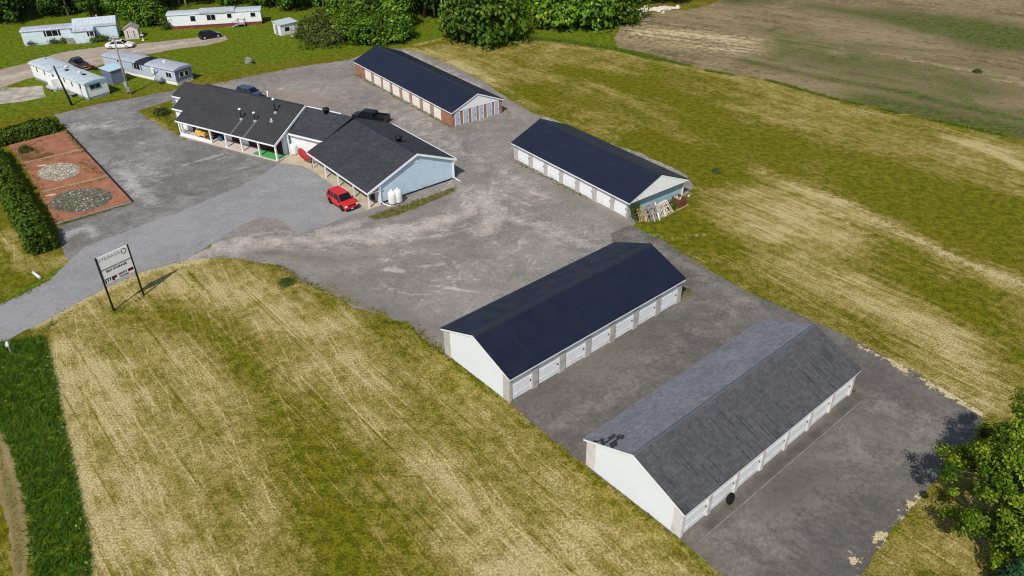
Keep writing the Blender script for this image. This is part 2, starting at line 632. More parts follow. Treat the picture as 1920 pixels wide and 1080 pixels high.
def m_lawn():
    g = G('mown_lawn')
    R, Gn, B, A = chan(g)
    n1 = g.cn(0.05, 4, 0.6); n2 = g.cn(0.30, 5, 0.65); n3 = g.cn(1.3, 5, 0.7); n4 = g.cn(6.0, 4, 0.75); n5 = g.cn(14.0, 3, 0.8)
    wob = 0.35
    sw1 = g.cn(1.0, 4, 0.7, g.map(math.radians(57), (0.06, 1.15, 1)), wob)
    sw2 = g.cn(1.0, 4, 0.75, g.map(math.radians(44), (0.05, 0.5, 1), (4, 2, 0)), wob)
    sw3 = g.cn(1.0, 4, 0.7, g.map(math.radians(-33), (0.16, 2.2, 1), (9, 1, 0)), 0.2)
    thin = g.smooth(g.noise(1.0, 3, 0.6, g.map(math.radians(49), (0.06, 3.2, 1), (1, 7, 0)), 0.3), 0.56, 0.68)
    thin2 = g.smooth(g.noise(1.0, 3, 0.6, g.map(math.radians(62), (0.10, 3.8, 1), (5, 3, 0)), 0.3), 0.57, 0.68)
    dk = g.smooth(g.noise(1.0, 3, 0.6, g.map(math.radians(50), (0.06, 2.6, 1), (11, 2, 0)), 0.3), 0.57, 0.68)
    keep = g.sub(1.0, g.mul(B, 0.55))
    f = g.add(R, g.mul(n1, 0.32))
    for n, k in ((n2, 0.30), (g.mul(sw1, keep), 0.17), (g.mul(sw2, keep), 0.20), (sw3, 0.05), (n3, 0.09), (n4, 0.20), (n5, 0.14)):
        f = g.add(f, g.mul(n, k))
    mow = g.add(g.mul(thin, 0.30), g.add(g.mul(thin2, 0.28), g.mul(dk, -0.34)))
    f = g.add(f, g.mul(mow, g.smooth(R, 0.25, 0.6, 0.3, 1.0)))
    f = g.sub(f, g.mul(B, g.add(0.84, g.mul(n2, 0.3))))
    green = g.mix(g.smooth(g.add(n3, n4), -0.6, 0.6), rgb(82, 84, 8), rgb(122, 118, 22))
    lush = g.mix(g.smooth(g.add(n3, n4), -0.7, 0.7), rgb(66, 88, 8), rgb(116, 132, 24))
    mid = g.mix(g.smooth(g.add(n4, n3), -0.7, 0.7), rgb(126, 112, 44), rgb(160, 144, 78))
    straw = g.mix(g.smooth(g.add(n5, n4), -0.7, 0.7), rgb(170, 150, 94), rgb(214, 196, 144))
    c = g.mix(g.smooth(f, 0.08, 0.5), green, mid)
    c = g.mix(g.smooth(f, 0.42, 1.0), c, straw)
    lf = g.add(g.add(Gn, g.mul(n3, 0.22)), g.add(g.mul(n2, 0.2), g.mul(n4, 0.12)))
    c = g.mix(g.smooth(lf, 0.3, 0.75), c, lush)
    sf = g.add(g.add(A, g.mul(n3, 0.35)), g.add(g.mul(n4, 0.25), g.mul(n2, 0.2)))
    soil = g.mix(g.smooth(n4, -0.5, 0.5), rgb(168, 148, 106), rgb(212, 192, 146))
    c = g.mix(g.smooth(sf, 0.4, 0.66), c, soil)
    v = g.add(1.0, g.mul(g.add(g.mul(n5, 0.36), g.add(g.mul(n4, 0.24), g.mul(n3, 0.06))), g.smooth(R, 0.2, 0.6, 0.6, 1.0)))
    c = g.scale_col(c, v)
    h = g.add(g.mul(n4, 0.8), g.add(g.mul(n5, 0.6), g.mul(sw1, 0.6)))
    return g.out(c, 0.95, 0.1, g.bump(h, 0.5, 0.08))


def m_yard(name, base, dark, light, red=None, crack=False, sand=None, grain=1.0, scr=1.0):
    g = G(name)
    R, Gn, B, A = chan(g)      # R light compacted, G weeds, B dark damp, A reddish grit or washed sand
    n1 = g.cn(0.11, 5, 0.6); n2 = g.cn(0.6, 5, 0.68); n3 = g.cn(2.6, 5, 0.7); n4 = g.cn(8.0, 4, 0.75)
    f = g.add(g.mul(n1, 0.55), g.add(g.mul(n2, 0.45), g.mul(n3, 0.35)))
    c = g.mix(g.smooth(f, -0.6, 0.6), rgb(*dark), rgb(*base))
    lines = None
    for ang, sy, off, dist in ((-14, 1.3, 0, 0.5), (24, 1.7, 3, 0.7), (-48, 1.5, 8, 0.5), (70, 2.0, 5, 0.8)):
        t = g.smooth(g.noise(1.0, 4, 0.65, g.map(math.radians(-ang), (0.11, sy, 1), (off, off, 0)), dist), 0.55, 0.72)
        lines = t if lines is None else g.math('MAXIMUM', lines, t)
    lines = g.mul(lines, g.smooth(g.add(n1, n2), -0.4, 0.7))
    lf = g.add(R, g.add(g.mul(lines, 0.55 * (0.4 + 0.6 * scr)), g.add(g.mul(n3, 0.16), g.mul(n2, 0.22))))
    c = g.mix(g.smooth(lf, 0.22, 1.05), c, rgb(*light))
    c = g.mix(g.mul(lines, 0.30 * scr), c, rgb(*light))
    df = g.add(B, g.add(g.mul(n2, 0.4), g.mul(n3, 0.3)))
    c = g.mix(g.smooth(df, 0.35, 1.0, 0, 0.75), c, rgb(*[v * 0.7 for v in dark]))
    if red:
        rf = g.add(A, g.add(g.mul(n1, 0.35), g.mul(n2, 0.3)))
        c = g.mix(g.smooth(rf, 0.35, 0.95, 0, 0.65), c, rgb(*red))
    if sand:
        sf = g.add(g.add(A, g.mul(n2, 0.45)), g.add(g.mul(n3, 0.5), g.mul(n4, 0.15)))
        c = g.mix(g.smooth(sf, 0.52, 0.6), c, g.mix(g.smooth(n4, -0.5, 0.5), rgb(*[v * 0.85 for v in sand]), rgb(*sand)))
    wf = g.add(Gn, g.add(g.mul(n3, 0.4), g.mul(n2, 0.35)))
    weed = g.mix(g.smooth(n4, -0.5, 0.5), rgb(80, 78, 34), rgb(134, 120, 72))
    c = g.mix(g.smooth(wf, 0.42, 0.8), c, weed)
    if crack:
        v = g.n('ShaderNodeTexVoronoi'); v.feature = 'DISTANCE_TO_EDGE'
        dv = g.n('ShaderNodeVectorMath'); dv.operation = 'ADD'
        g.t.links.new(g.obj, dv.inputs[0])
        nn = g.n('ShaderNodeTexNoise'); nn.inputs['Scale'].default_value = 0.5; nn.inputs['Detail'].default_value = 4
        g.t.links.new(g.obj, nn.inputs['Vector'])
        sc = g.n('ShaderNodeVectorMath'); sc.operation = 'SCALE'; sc.inputs['Scale'].default_value = 3.0
        g.t.links.new(nn.outputs['Color'], sc.inputs[0]); g.t.links.new(sc.outputs[0], dv.inputs[1])
        g.t.links.new(dv.outputs[0], v.inputs['Vector']); v.inputs['Scale'].default_value = 0.13
        cm = g.mul(g.smooth(v.outputs['Distance'], 0.010, 0.002), g.smooth(g.noise(0.25, 3), 0.48, 0.62))
        c = g.mix(g.mul(cm, 0.35), c, rgb(72, 70, 70))
    v = g.add(1.0, g.mul(g.add(g.mul(n4, 0.24), g.add(g.mul(g.cn(22.0, 3, 0.8), 0.2), g.mul(n3, 0.12))), grain))
    c = g.scale_col(c, v)
    return g.out(c, 0.93, 0.15, g.bump(g.add(n3, g.mul(n4, 0.8)), 0.3, 0.03))


def m_field():
    g = G('ploughed_field')
    R, Gn, B, A = chan(g)     # R pale straw, G green crop, B dark soil
    n1 = g.cn(0.05, 4); n2 = g.cn(0.22, 5, 0.7); n3 = g.cn(0.9, 5, 0.7); n4 = g.cn(2.8, 4, 0.75)
    row = g.cn(1.0, 4, 0.7, g.map(math.radians(38), (0.035, 0.42, 1)), 0.5)
    row2 = g.cn(1.0, 4, 0.7, g.map(math.radians(30), (0.05, 0.9, 1), (3, 1, 0)), 0.5)
    f = g.add(g.mul(n1, 0.3), g.add(g.mul(row, 0.35), g.add(g.mul(n3, 0.35), g.mul(n2, 0.3))))
    c = g.mix(g.smooth(f, -0.6, 0.6), rgb(100, 88, 60), rgb(162, 144, 110))
    lf = g.add(R, g.add(g.mul(row2, 0.45), g.add(g.mul(n3, 0.4), g.mul(n4, 0.25))))
    c = g.mix(g.smooth(lf, 0.25, 1.05), c, rgb(204, 184, 142))
    gf = g.add(g.add(Gn, 0.10), g.add(g.mul(row, 0.3), g.add(g.mul(n3, 0.4), g.add(g.mul(n4, 0.55), g.mul(n2, 0.3)))))
    crop = g.mix(g.smooth(n3, -0.5, 0.5), rgb(54, 72, 20), rgb(92, 100, 42))
    c = g.mix(g.smooth(gf, 0.32, 0.72, 0, 0.92), c, crop)
    c = g.scale_col(c, g.add(1.0, g.add(g.mul(n4, 0.42), g.mul(n3, 0.16))))
    return g.out(c, 0.95, 0.1, g.bump(g.add(n4, n3), 0.4, 0.10))


def m_red():
    g = G('red_brick_chip_bed')
    R, Gn, B, A = chan(g)      # R pale stones, G weeds, B grey stones
    n2 = g.noise(0.8, 5, 0.65); n3 = g.noise(5.0, 4, 0.75)
    v = g.voro(5.0, None, 'Color'); vd = g.voro(5.0)
    c = g.mix(g.smooth(n2, 0.3, 0.7), rgb(144, 94, 72), rgb(172, 120, 92))
    c = g.mix(g.smooth(g.add(Gn, g.add(g.mul(g.sub(n2, 0.5), 1.0), g.mul(g.sub(n3, 0.5), 0.7))), 0.4, 0.9), c, rgb(98, 80, 44))
    st = g.n('ShaderNodeSeparateColor'); g.t.links.new(v, st.inputs[0])
    pale = g.scale_col(rgb(188, 178, 158), g.mul(g.smooth(st.outputs[0], 0, 1, 0.6, 1.15), g.smooth(vd, 0.35, 0.65, 1.0, 0.55)))
    grey = g.scale_col(rgb(122, 118, 104), g.mul(g.smooth(st.outputs[1], 0, 1, 0.6, 1.35), g.smooth(vd, 0.35, 0.65, 1.0, 0.6)))
    grey = g.mix(g.smooth(n2, 0.5, 0.65, 0, 0.6), grey, rgb(84, 90, 46))
    c = g.mix(g.smooth(g.add(R, g.mul(g.sub(n3, 0.5), 0.4)), 0.4, 0.6), c, pale)
    c = g.mix(g.smooth(g.add(B, g.mul(g.sub(n3, 0.5), 0.4)), 0.4, 0.6), c, grey)
    c = g.scale_col(c, g.smooth(g.noise(18, 3, 0.8), 0.2, 0.8, 0.8, 1.2))
    return g.out(c, 0.95, 0.1, g.bump(g.add(n3, vd), 0.5, 0.06))


# ---- ground (one sheet to the horizon)
def ground():
    def axis(lo, hi, st, far):
        mid = np.arange(lo, hi + 1e-6, st)
        ext = np.geomspace(st * 2, far, 14)
        return np.concatenate([lo - ext[::-1], mid, hi + ext])
    xs = axis(-135, 135, 0.6, 1800); ys = axis(14, 205, 0.6, 1800)
    X, Y = np.meshgrid(xs, ys)
    V = np.stack([X.ravel(), Y.ravel()], 1)
    nx, ny = len(xs), len(ys)
    i = (np.arange(ny - 1)[:, None] * nx + np.arange(nx - 1)[None, :]).ravel()
    Fc = np.stack([i, i + 1, i + nx + 1, i + nx], 1)
    me = bpy.data.meshes.new('ground')
    z = np.zeros(len(V))
    me.vertices.add(len(V)); me.loops.add(Fc.size); me.polygons.add(len(Fc))
    me.vertices.foreach_set('co', np.column_stack([V, z]).astype(np.float32).ravel())
    me.loops.foreach_set('vertex_index', Fc.astype(np.int32).ravel())
    me.polygons.foreach_set('loop_start', (np.arange(len(Fc)) * 4).astype(np.int32))
    me.update(calc_edges=True)
    me.materials.append(m_lawn())
    o = bpy.data.objects.new('ground', me)
    COL.objects.link(o)
    tag(o, kind='structure')
    ops = [
        # R: dryness
        ('poly', 0, 0.66, 0, 5.0, [(60, 600), (240, 530), (380, 480), (560, 520), (830, 660), (1300, 1030), (1500, 1300), (60, 1300)]),
        ('poly', 0, 0.33, 0, 8.0, [(760, 90), (1000, 60), (1400, 140), (2000, 280), (2300, 800), (1850, 800), (1300, 470), (1300, 350), (900, 160)]),
        ('poly', 0, 0.66, 0, 5.0, [(1300, 350), (1420, 320), (1560, 380), (1700, 460), (1850, 540), (1700, 540), (1500, 470), (1330, 440)]),
        ('poly', 0, 0.78, 0, 6.0, [(1290, 470), (1500, 470), (1750, 560), (1960, 640), (1960, 760), (1850, 770), (1600, 640)]),
        ('poly', 0, 0.6, 0, 3.0, [(1600, 1090), (1720, 920), (1850, 900), (1960, 1100)]),
        ('line', 0, 0.95, 1.6, 1.8, [(105, 650), (130, 770), (165, 920), (195, 1090)]),
        ('line', 0, 0.80, 3.0, 3.0, [(160, 660), (230, 800), (290, 960), (330, 1100)]),
        ('line', 0, 0.75, 2.0, 2.5, [(620, 590), (760, 700), (900, 830), (1050, 980), (1200, 1090)]),
        ('line', 0, 1.0, 0.8, 0.8, [(75, 606), (185, 548), (300, 500), (385, 486)]),
        ('line', 0, 0.95, 1.8, 4.0, [(1450, 335), (1560, 375), (1680, 430), (1800, 490), (1940, 540)]),
        ('line', 0, 0.75, 2.0, 3.0, [(1420, 320), (1480, 345), (1420, 400), (1560, 440)]),
        ('line', 0, 0.72, 1.5, 5.0, [(1030, 85), (1150, 98), (1300, 130), (1450, 165), (1600, 205), (1780, 245), (1940, 300)]),
        ('line', 0, 0.85, 1.5, 2.0, [(1780, 260), (1860, 285), (1940, 320)]),
        ('line', 0, 0.65, 1.5, 2.0, [(1100, 150), (1180, 190), (1260, 230)]),
        ('line', 0, 0.6, 2.0, 2.0, [(780, 92), (830, 105), (900, 140), (1000, 200)]),
        ('line', 0, 0.55, 1.5, 2.0, [(0, 440), (40, 490), (100, 500), (130, 480)]),
        ('line', 0, 0.75, 1.0, 1.5, [(1500, 590), (1650, 660), (1760, 720), (1850, 760)]),
        ('line', 3, 0.5, 0.5, 1.0, [(1195, 440), (1260, 445), (1330, 440)]),
        ('line', 0, 0.7, 1.0, 1.2, [(700, 120), (600, 132), (480, 150), (400, 165)]),
        ('line', 0, 0.6, 1.0, 1.2, [(735, 100), (800, 78), (860, 68)]),
        # B: olive bands
        ('line', 2, 1.0, 1.6, 4.6, [(300, 590), (390, 610), (460, 680), (530, 780), (590, 880), (640, 980), (660, 1080)]),
        ('line', 2, 0.45, 1.0, 3.5, [(240, 640), (300, 720), (380, 800), (420, 900), (450, 1000)]),
        ('line', 2, 0.6, 1.0, 3.0, [(700, 620), (790, 720), (900, 860), (1000, 960)]),
        ('line', 2, 0.6, 1.5, 4.0, [(560, 740), (660, 860), (740, 980), (790, 1080)]),
        ('line', 2, 0.6, 1.0, 1.5, [(215, 580), (330, 590), (420, 610)]),
        ('line', 2, 0.55, 3.0, 6.0, [(960, 170), (1120, 190), (1300, 230), (1500, 280), (1700, 330), (1900, 400)]),
        ('line', 2, 0.7, 2.0, 3.0, [(1060, 130), (1200, 165), (1330, 210)]),
        ('line', 2, 0.75, 2.0, 5.0, [(1300, 440), (1400, 500), (1520, 560), (1640, 620)]), ('line', 2, 0.7, 2.0, 4.0, [(1660, 480), (1780, 560), (1900, 660)]), ('line', 2, 0.4, 6.0, 8.0, [(1350, 330), (1500, 300), (1700, 360), (1850, 420)]),
        ('line', 2, 0.7, 2.0, 3.0, [(1200, 260), (1330, 300), (1400, 340)]),
        # G: lush
        ('poly', 1, 0.62, 0, 6.0, [(-400, 100), (-400, -300), (1300, -300), (1180, 92), (960, 62), (860, 72), (740, 96), (660, 105), (560, 120), (400, 148), (310, 170), (100, 210), (-60, 250)]),
        ('poly', 1, 0.85, 0, 2.0, [(740, 92), (800, 62), (860, 48), (860, 66), (790, 80)]),
        ('line', 1, 1.0, 1.2, 1.2, [(950, 66), (1060, 76), (1160, 92), (1240, 112)]),
        ('poly', 1, 0.8, 0, 1.0, [(940, 62), (1000, 56), (1170, 84), (1240, 110), (1170, 96), (1060, 80), (960, 70)]),
        ('line', 1, 0.7, 0.8, 1.0, [(560, 110), (660, 96), (740, 88)]),
        ('poly', 1, 1.0, 0, 0.8, [(-60, 660), (0, 640), (85, 628), (95, 660), (112, 740), (142, 880), (172, 1020), (180, 1090), (60, 1090), (50, 960), (20, 850), (-60, 750)]),
        ('line', 1, 0.8, 0.6, 0.6, [(0, 570), (60, 535), (110, 505)]),
        ('line', 1, 0.75, 0.7, 0.8, [(1195, 420), (1260, 465)]),
        # A: bare sand
        ('line', 3, 0.75, 0.35, 0.5, [(75, 606), (130, 575), (185, 548)]),
        ('line', 3, 0.7, 0.25, 0.4, [(185, 548), (300, 503)]),
        ('line', 3, 0.62, 0.3, 0.8, [(100, 660), (130, 800), (165, 950), (185, 1080)]),
        ('line', 3, 0.6, 0.5, 1.0, [(1640, 690), (1760, 740), (1840, 775)]),
        ('line', 3, 0.9, 0.5, 1.4, [(1545, 362), (1600, 385), (1680, 430), (1800, 490), (1930, 535)]),
        ('line', 3, 0.55, 0.8, 2.0, [(1430, 325), (1480, 340), (1545, 362)]), ('line', 3, 0.5, 0.8, 2.0, [(1500, 370), (1560, 400), (1640, 450)]),
        ('poly', 3, 0.55, 0, 1.0, [(-40, 165), (45, 162), (80, 160), (86, 183), (40, 192), (-40, 200)]),
        ('line', 3, 0.62, 0.35, 0.6, [(820, 75), (760, 88), (735, 96)]),
        ('line', 3, 0.6, 0.3, 0.6, [(980, 50), (1060, 56), (1150, 58)]),
        ('line', 3, 0.5, 0.5, 0.9, [(-10, 810), (20, 870), (38, 950), (45, 1090)]),
        ('line', 3, 0.6, 0.3, 0.5, [(385, 165), (450, 150), (560, 132), (660, 112)]),
        ('line', 3, 0.5, 0.3, 0.5, [(1290, 345), (1320, 370)]),
    ]
    set_attr(o, 'mask', paint(V, ops))
    return o


ground()

YARD = m_yard('gravel_yard', (150, 143, 135), (122, 117, 110), (188, 178, 168), (150, 132, 122))
LOT = m_yard('old_asphalt_lot', (141, 138, 134), (108, 106, 102), (180, 177, 171), (140, 128, 122), True)
ROAD = m_yard('driveway_asphalt', (153, 152, 150), (138, 137, 136), (168, 167, 164), None, True, None, 0.7, 0.4)
LANE = m_yard('worn_asphalt', (121, 114, 107), (93, 89, 84), (146, 140, 132), None, False, (208, 192, 148), 1.0, 0.15)
DIRT = m_yard('dirt_lane', (176, 162, 144), (150, 136, 120), (198, 186, 170), (160, 138, 120))

yard_pts = [(690, 98), (655, 112), (560, 125), (470, 143), (400, 158), (380, 165), (330, 240), (430, 330), (395, 462), (345, 489), (385, 484), (450, 484),
            (520, 498), (560, 525), (610, 545), (670, 578), (725, 594), (775, 614), (805, 642), (842, 668), (905, 715), (1000, 640), (1180, 520), (1158, 436), (1182, 424), (1200, 412), (1280, 370),
            (1300, 348), (1288, 328), (1200, 287), (1120, 262), (1060, 232), (1000, 212), (950, 182), (900, 150), (850, 124), (800, 104), (770, 94), (730, 90)]
ring = [(785 + 78 * math.cos(t), 512 + 40 * math.sin(t)) for t in np.linspace(0, 2 * PI, 24, endpoint=False)]
ring2 = [(905 + 70 * math.cos(t), 455 + 34 * math.sin(t)) for t in np.linspace(-1.2, 2.6, 14)]
tracks = []
for k in range(9):
    o_ = k * 7 - 20
    tracks.append(('line', 0, 0.5 + 0.25 * (k % 2), 0.10, 0.22, [(350 + k * 6, 488 - k * 2), (450, 462 + o_ * 0.35), (560, 455 + o_ * 0.4), (690, 446 + o_ * 0.5), (800, 428 + o_ * 0.6), (870, 402 + o_ * 0.7), (912 + k * 3, 370 + o_ * 0.5), (925 + k * 6, 335)]))
for (cx, cy, rx, ry, a0, a1) in ((880, 470, 110, 55, -0.6, 1.6), (940, 440, 90, 46, -2.6, -0.6), (1010, 420, 120, 50, -2.9, -1.2), (700, 520, 60, 30, 0.2, 2.2), (980, 300, 90, 40, 1.0, 2.6), (760, 300, 130, 60, -1.2, 0.4), (620, 200, 120, 40, -0.4, 1.4)):
    tracks.append(('line', 0, 0.55, 0.1, 0.22, [(cx + rx * math.cos(t), cy + ry * math.sin(t)) for t in np.linspace(a0, a1, 12)]))
    tracks.append(('line', 0, 0.55, 0.1, 0.22, [(cx + (rx - 14) * math.cos(t), cy + (ry - 7) * math.sin(t)) for t in np.linspace(a0, a1, 12)]))
sheet('gravel_yard', yard_pts, 0.004, YARD, 0.32, 0.28, tracks + [
    ('line', 0, 0.75, 1.6, 2.0, [(360, 480), (450, 458), (560, 450), (680, 445), (800, 425), (870, 400), (915, 365)]),
    ('line', 0, 0.6, 0.5, 0.6, [(430, 450), (520, 432), (600, 442), (700, 432), (800, 415), (880, 390), (930, 380)]),
    ('line', 0, 0.6, 0.4, 0.5, [(440, 470), (560, 460), (700, 456), (840, 440), (930, 415)]),
    ('line', 0, 0.7, 1.0, 1.0, [(600, 435), (640, 428), (662, 420)]),
    ('line', 0, 0.75, 2.0, 2.5, [(900, 370), (930, 400), (910, 430)]),
    ('line', 0, 0.6, 1.2, 1.6, [(900, 390), (1000, 420), (1080, 450), (1140, 470)]),
    ('ring', 0, 0.75, 0.14, 0.3, ring),
    ('line', 0, 0.7, 0.12, 0.3, ring2),
    ('line', 0, 0.7, 0.3, 0.5, [(725, 392), (790, 374), (850, 350)]), ('line', 0, 0.5, 0.15, 0.3, [(560, 455), (700, 440), (830, 405), (900, 372)]), ('line', 0, 0.5, 0.15, 0.3, [(600, 470), (740, 455), (870, 425), (950, 385)]),
    ('line', 0, 1.0, 0.4, 0.6, [(725, 505), (752, 508)]),
    ('line', 0, 0.7, 0.3, 0.6, [(790, 500), (830, 495), (845, 505)]),
    ('line', 0, 0.7, 0.3, 0.6, [(845, 520), (855, 540)]),
    ('line', 0, 0.45, 2.0, 2.5, [(700, 240), (800, 250), (880, 290), (950, 330), (1020, 370)]),
    ('line', 0, 0.45, 2.0, 3.0, [(480, 165), (560, 170), (640, 185), (740, 215), (850, 260)]),
    ('line', 0, 0.6, 0.8, 1.0, [(760, 98), (850, 140), (900, 165)]),
    ('line', 0, 0.5, 0.8, 1.0, [(1000, 212), (1100, 250), (1250, 310)]),
    ('line', 2, 0.7, 1.0, 1.5, [(470, 470), (540, 478), (640, 490), (700, 480)]),
    ('line', 2, 0.6, 2.0, 2.5, [(620, 540), (720, 580), (820, 620)]),
    ('line', 2, 0.6, 2.0, 3.0, [(960, 300), (1060, 360), (1150, 410)]),
    ('line', 2, 0.6, 1.5, 2.0, [(560, 420), (640, 410), (700, 400), (760, 395), (840, 375)]),
    ('line', 3, 0.8, 3.0, 3.0, [(500, 180), (620, 190), (700, 200)]),
    ('line', 3, 0.7, 1.5, 2.0, [(470, 425), (500, 418), (530, 430)]),
    ('line', 1, 0.8, 0.5, 0.8, [(530, 500), (570, 530), (640, 555), (720, 590), (790, 620), (838, 665)]),
    ('line', 1, 0.55, 0.8, 1.2, [(600, 520), (660, 560)]),
    ('line', 1, 0.8, 0.25, 0.4, [(735, 180), (800, 215), (850, 240)]),
    ('line', 1, 0.7, 0.4, 0.5, [(943, 200), (955, 212)]),
    ('line', 1, 0.7, 0.3, 0.5, [(850, 245), (880, 240)]),
    ('poly', 1, 0.9, 0, 0.6, [(690, 408), (720, 394), (800, 368), (858, 347), (852, 362), (780, 392), (730, 410), (700, 414)]),
    ('line', 1, 0.6, 0.5, 0.8, [(1000, 214), (960, 190), (930, 165)]),
    ('line', 1, 0.6, 0.5, 0.8, [(1285, 322), (1305, 345)]),
])
lot_pts = [(103, 215), (180, 196), (255, 183), (322, 170), (345, 163), (385, 160), (400, 175), (330, 240), (350, 262), (420, 282), (525, 308), (500, 322), (444, 352), (390, 374),
           (325, 402), (262, 424), (205, 446), (162, 462), (130, 489), (118, 470), (108, 425), (150, 412), (248, 381), (190, 318), (126, 244)]
sheet('parking_lot', lot_pts, 0.008, LOT, 0.45, 0.12, [
    ('line', 0, 0.65, 1.5, 2.0, [(120, 240), (180, 235), (230, 240)]),
    ('line', 0, 0.9, 0.25, 0.5, [(345, 310), (385, 298), (425, 287)]),
    ('line', 0, 0.8, 0.2, 0.4, [(398, 305), (425, 293)]),
    ('line', 0, 0.7, 1.2, 1.5, [(225, 320), (250, 345), (280, 380)]),
    ('line', 0, 0.8, 0.8, 1.0, [(130, 440), (160, 425), (180, 440)]),
    ('line', 0, 0.5, 1.5, 2.0, [(180, 300), (240, 310), (300, 330)]),
    ('line', 2, 0.8, 0.6, 0.8, [(345, 360), (365, 365), (380, 362)]),
    ('line', 2, 0.7, 0.5, 0.8, [(215, 270), (245, 278), (250, 270)]),
    ('line', 2, 0.7, 1.0, 1.2, [(280, 215), (310, 235), (335, 262)]),
    ('line', 2, 0.6, 0.4, 0.6, [(180, 235), (205, 225)]),
    ('line', 2, 0.7, 0.5, 0.6, [(420, 330), (455, 320), (480, 312)]),
    ('line', 1, 0.7, 0.3, 0.4, [(150, 412), (200, 398), (246, 383)]),
    ('line', 1, 0.7, 0.4, 0.6, [(320, 240), (345, 262)]),
    ('line', 3, 0.5, 1.5, 2.5, [(300, 300), (380, 330)]),
])
road_pts = [(-220, 770), (0, 647), (42, 622), (80, 604), (150, 566), (185, 546), (265, 510), (345, 489), (390, 462), (425, 440), (460, 420), (488, 408), (518, 411), (535, 422), (552, 441),
            (615, 421), (660, 402), (692, 394), (668, 380), (628, 349), (590, 322), (545, 307), (524, 306), (500, 322), (444, 352), (390, 374), (325, 402), (262, 424),
            (205, 446), (162, 462), (130, 489), (95, 525), (45, 550), (0, 571), (-220, 680)]
sheet('driveway_road', road_pts, 0.012, ROAD, 0.6, 0.10, [
    ('line', 2, 0.55, 0.2, 0.4, [(0, 600), (60, 572), (130, 530), (200, 500), (300, 455)]),
    ('line', 2, 0.5, 0.15, 0.3, [(130, 520), (250, 470), (380, 420), (460, 390)]),
    ('line', 2, 0.8, 0.15, 0.3, [(390, 462), (425, 440), (460, 420), (488, 408), (518, 411), (535, 422), (552, 441)]),
    ('line', 2, 0.8, 0.15, 0.3, [(325, 402), (390, 374), (444, 352), (500, 322)]),
    ('line', 2, 0.7, 0.12, 0.25, [(600, 365), (620, 382), (645, 402)]),
    ('line', 2, 0.55, 0.1, 0.25, [(520, 400), (560, 382), (600, 368)]),
    ('line', 0, 0.5, 1.5, 2.0, [(400, 400), (470, 370), (540, 340), (590, 335)]),
])
lane_pts = [(1143, 439), (1182, 421), (1250, 455), (1330, 506), (1400, 546), (1500, 590), (1600, 637), (1700, 690), (1842, 772), (1845, 800), (1742, 915), (1690, 975), (1640, 1040), (1590, 1110), (1560, 1170), (1420, 1150),
            (1358, 1080), (1320, 1050), (1275, 1012), (1180, 938), (1095, 872), (1000, 795), (957, 754), (905, 715), (1010, 640), (1180, 520)]
sheet('asphalt_lane', lane_pts, 0.008, LANE, 0.4, 0.20, [
    ('line', 0, 0.6, 1.2, 1.5, [(1180, 440), (1260, 480), (1340, 530), (1420, 575)]),
    ('line', 0, 0.4, 1.5, 2.0, [(1380, 570), (1250, 660), (1100, 770), (1020, 810)]),
    ('line', 0, 0.65, 0.2, 0.4, [(1300, 570), (1330, 565), (1375, 590)]),
    ('line', 0, 0.5, 1.5, 2.0, [(1650, 760), (1750, 790), (1700, 850)]),
    ('line', 0, 0.45, 2.5, 3.0, [(1400, 1040), (1500, 950), (1600, 850)]),
    ('line', 2, 0.85, 0.6, 0.8, [(1330, 985), (1450, 880), (1560, 790), (1610, 745)]),
    ('line', 2, 0.6, 2.0, 2.5, [(1450, 940), (1540, 880)]),
    ('line', 2, 0.5, 1.0, 1.5, [(980, 760), (1100, 680), (1250, 590)]),
    ('line', 1, 0.7, 0.25, 0.5, [(1150, 436), (1250, 462), (1330, 512), (1480, 588)]),
    ('line', 1, 0.6, 0.3, 0.5, [(1280, 1005), (1330, 1050), (1360, 1085)]),
    ('line', 1, 1.0, 0.35, 0.4, [(1266, 560), (1298, 546)]),
    ('line', 1, 0.6, 0.2, 0.3, [(960, 752), (1000, 795), (1090, 868)]),
    ('line', 3, 0.62, 0.25, 0.5, [(1600, 642), (1650, 670), (1690, 692), (1700, 700)]),
    ('line', 3, 0.95, 0.45, 0.5, [(1676, 676), (1694, 692)]),
    ('line', 3, 1.0, 0.45, 0.6, [(1730, 712), (1790, 746), (1842, 778)]),
    ('line', 3, 0.6, 0.25, 0.5, [(1730, 925), (1690, 972), (1640, 1036), (1590, 1108)]),
    ('line', 3, 1.1, 0.16, 0.25, [(1716, 934), (1724, 928)]), ('line', 3, 1.1, 0.14, 0.25, [(1704, 946), (1709, 942)]), ('line', 3, 0.85, 0.1, 0.3, [(1692, 962), (1696, 958)]),
    ('line', 3, 1.2, 0.18, 0.25, [(1643, 1012), (1652, 1002)]), ('line', 3, 1.2, 0.18, 0.25, [(1598, 1058), (1608, 1044)]),
    ('line', 3, 0.55, 0.5, 0.8, [(1725, 880), (1740, 900)]),
])
field_pts = [(1160, 92), (1152, 70), (1168, 45), (1200, 28), (1240, 22), (1300, 17), (1340, 6), (1400, -20), (1500, -80), (2600, -80), (2700, 420), (2000, 290), (1925, 263), (1800, 233), (1700, 213), (1560, 182), (1440, 148), (1330, 131), (1250, 110)]
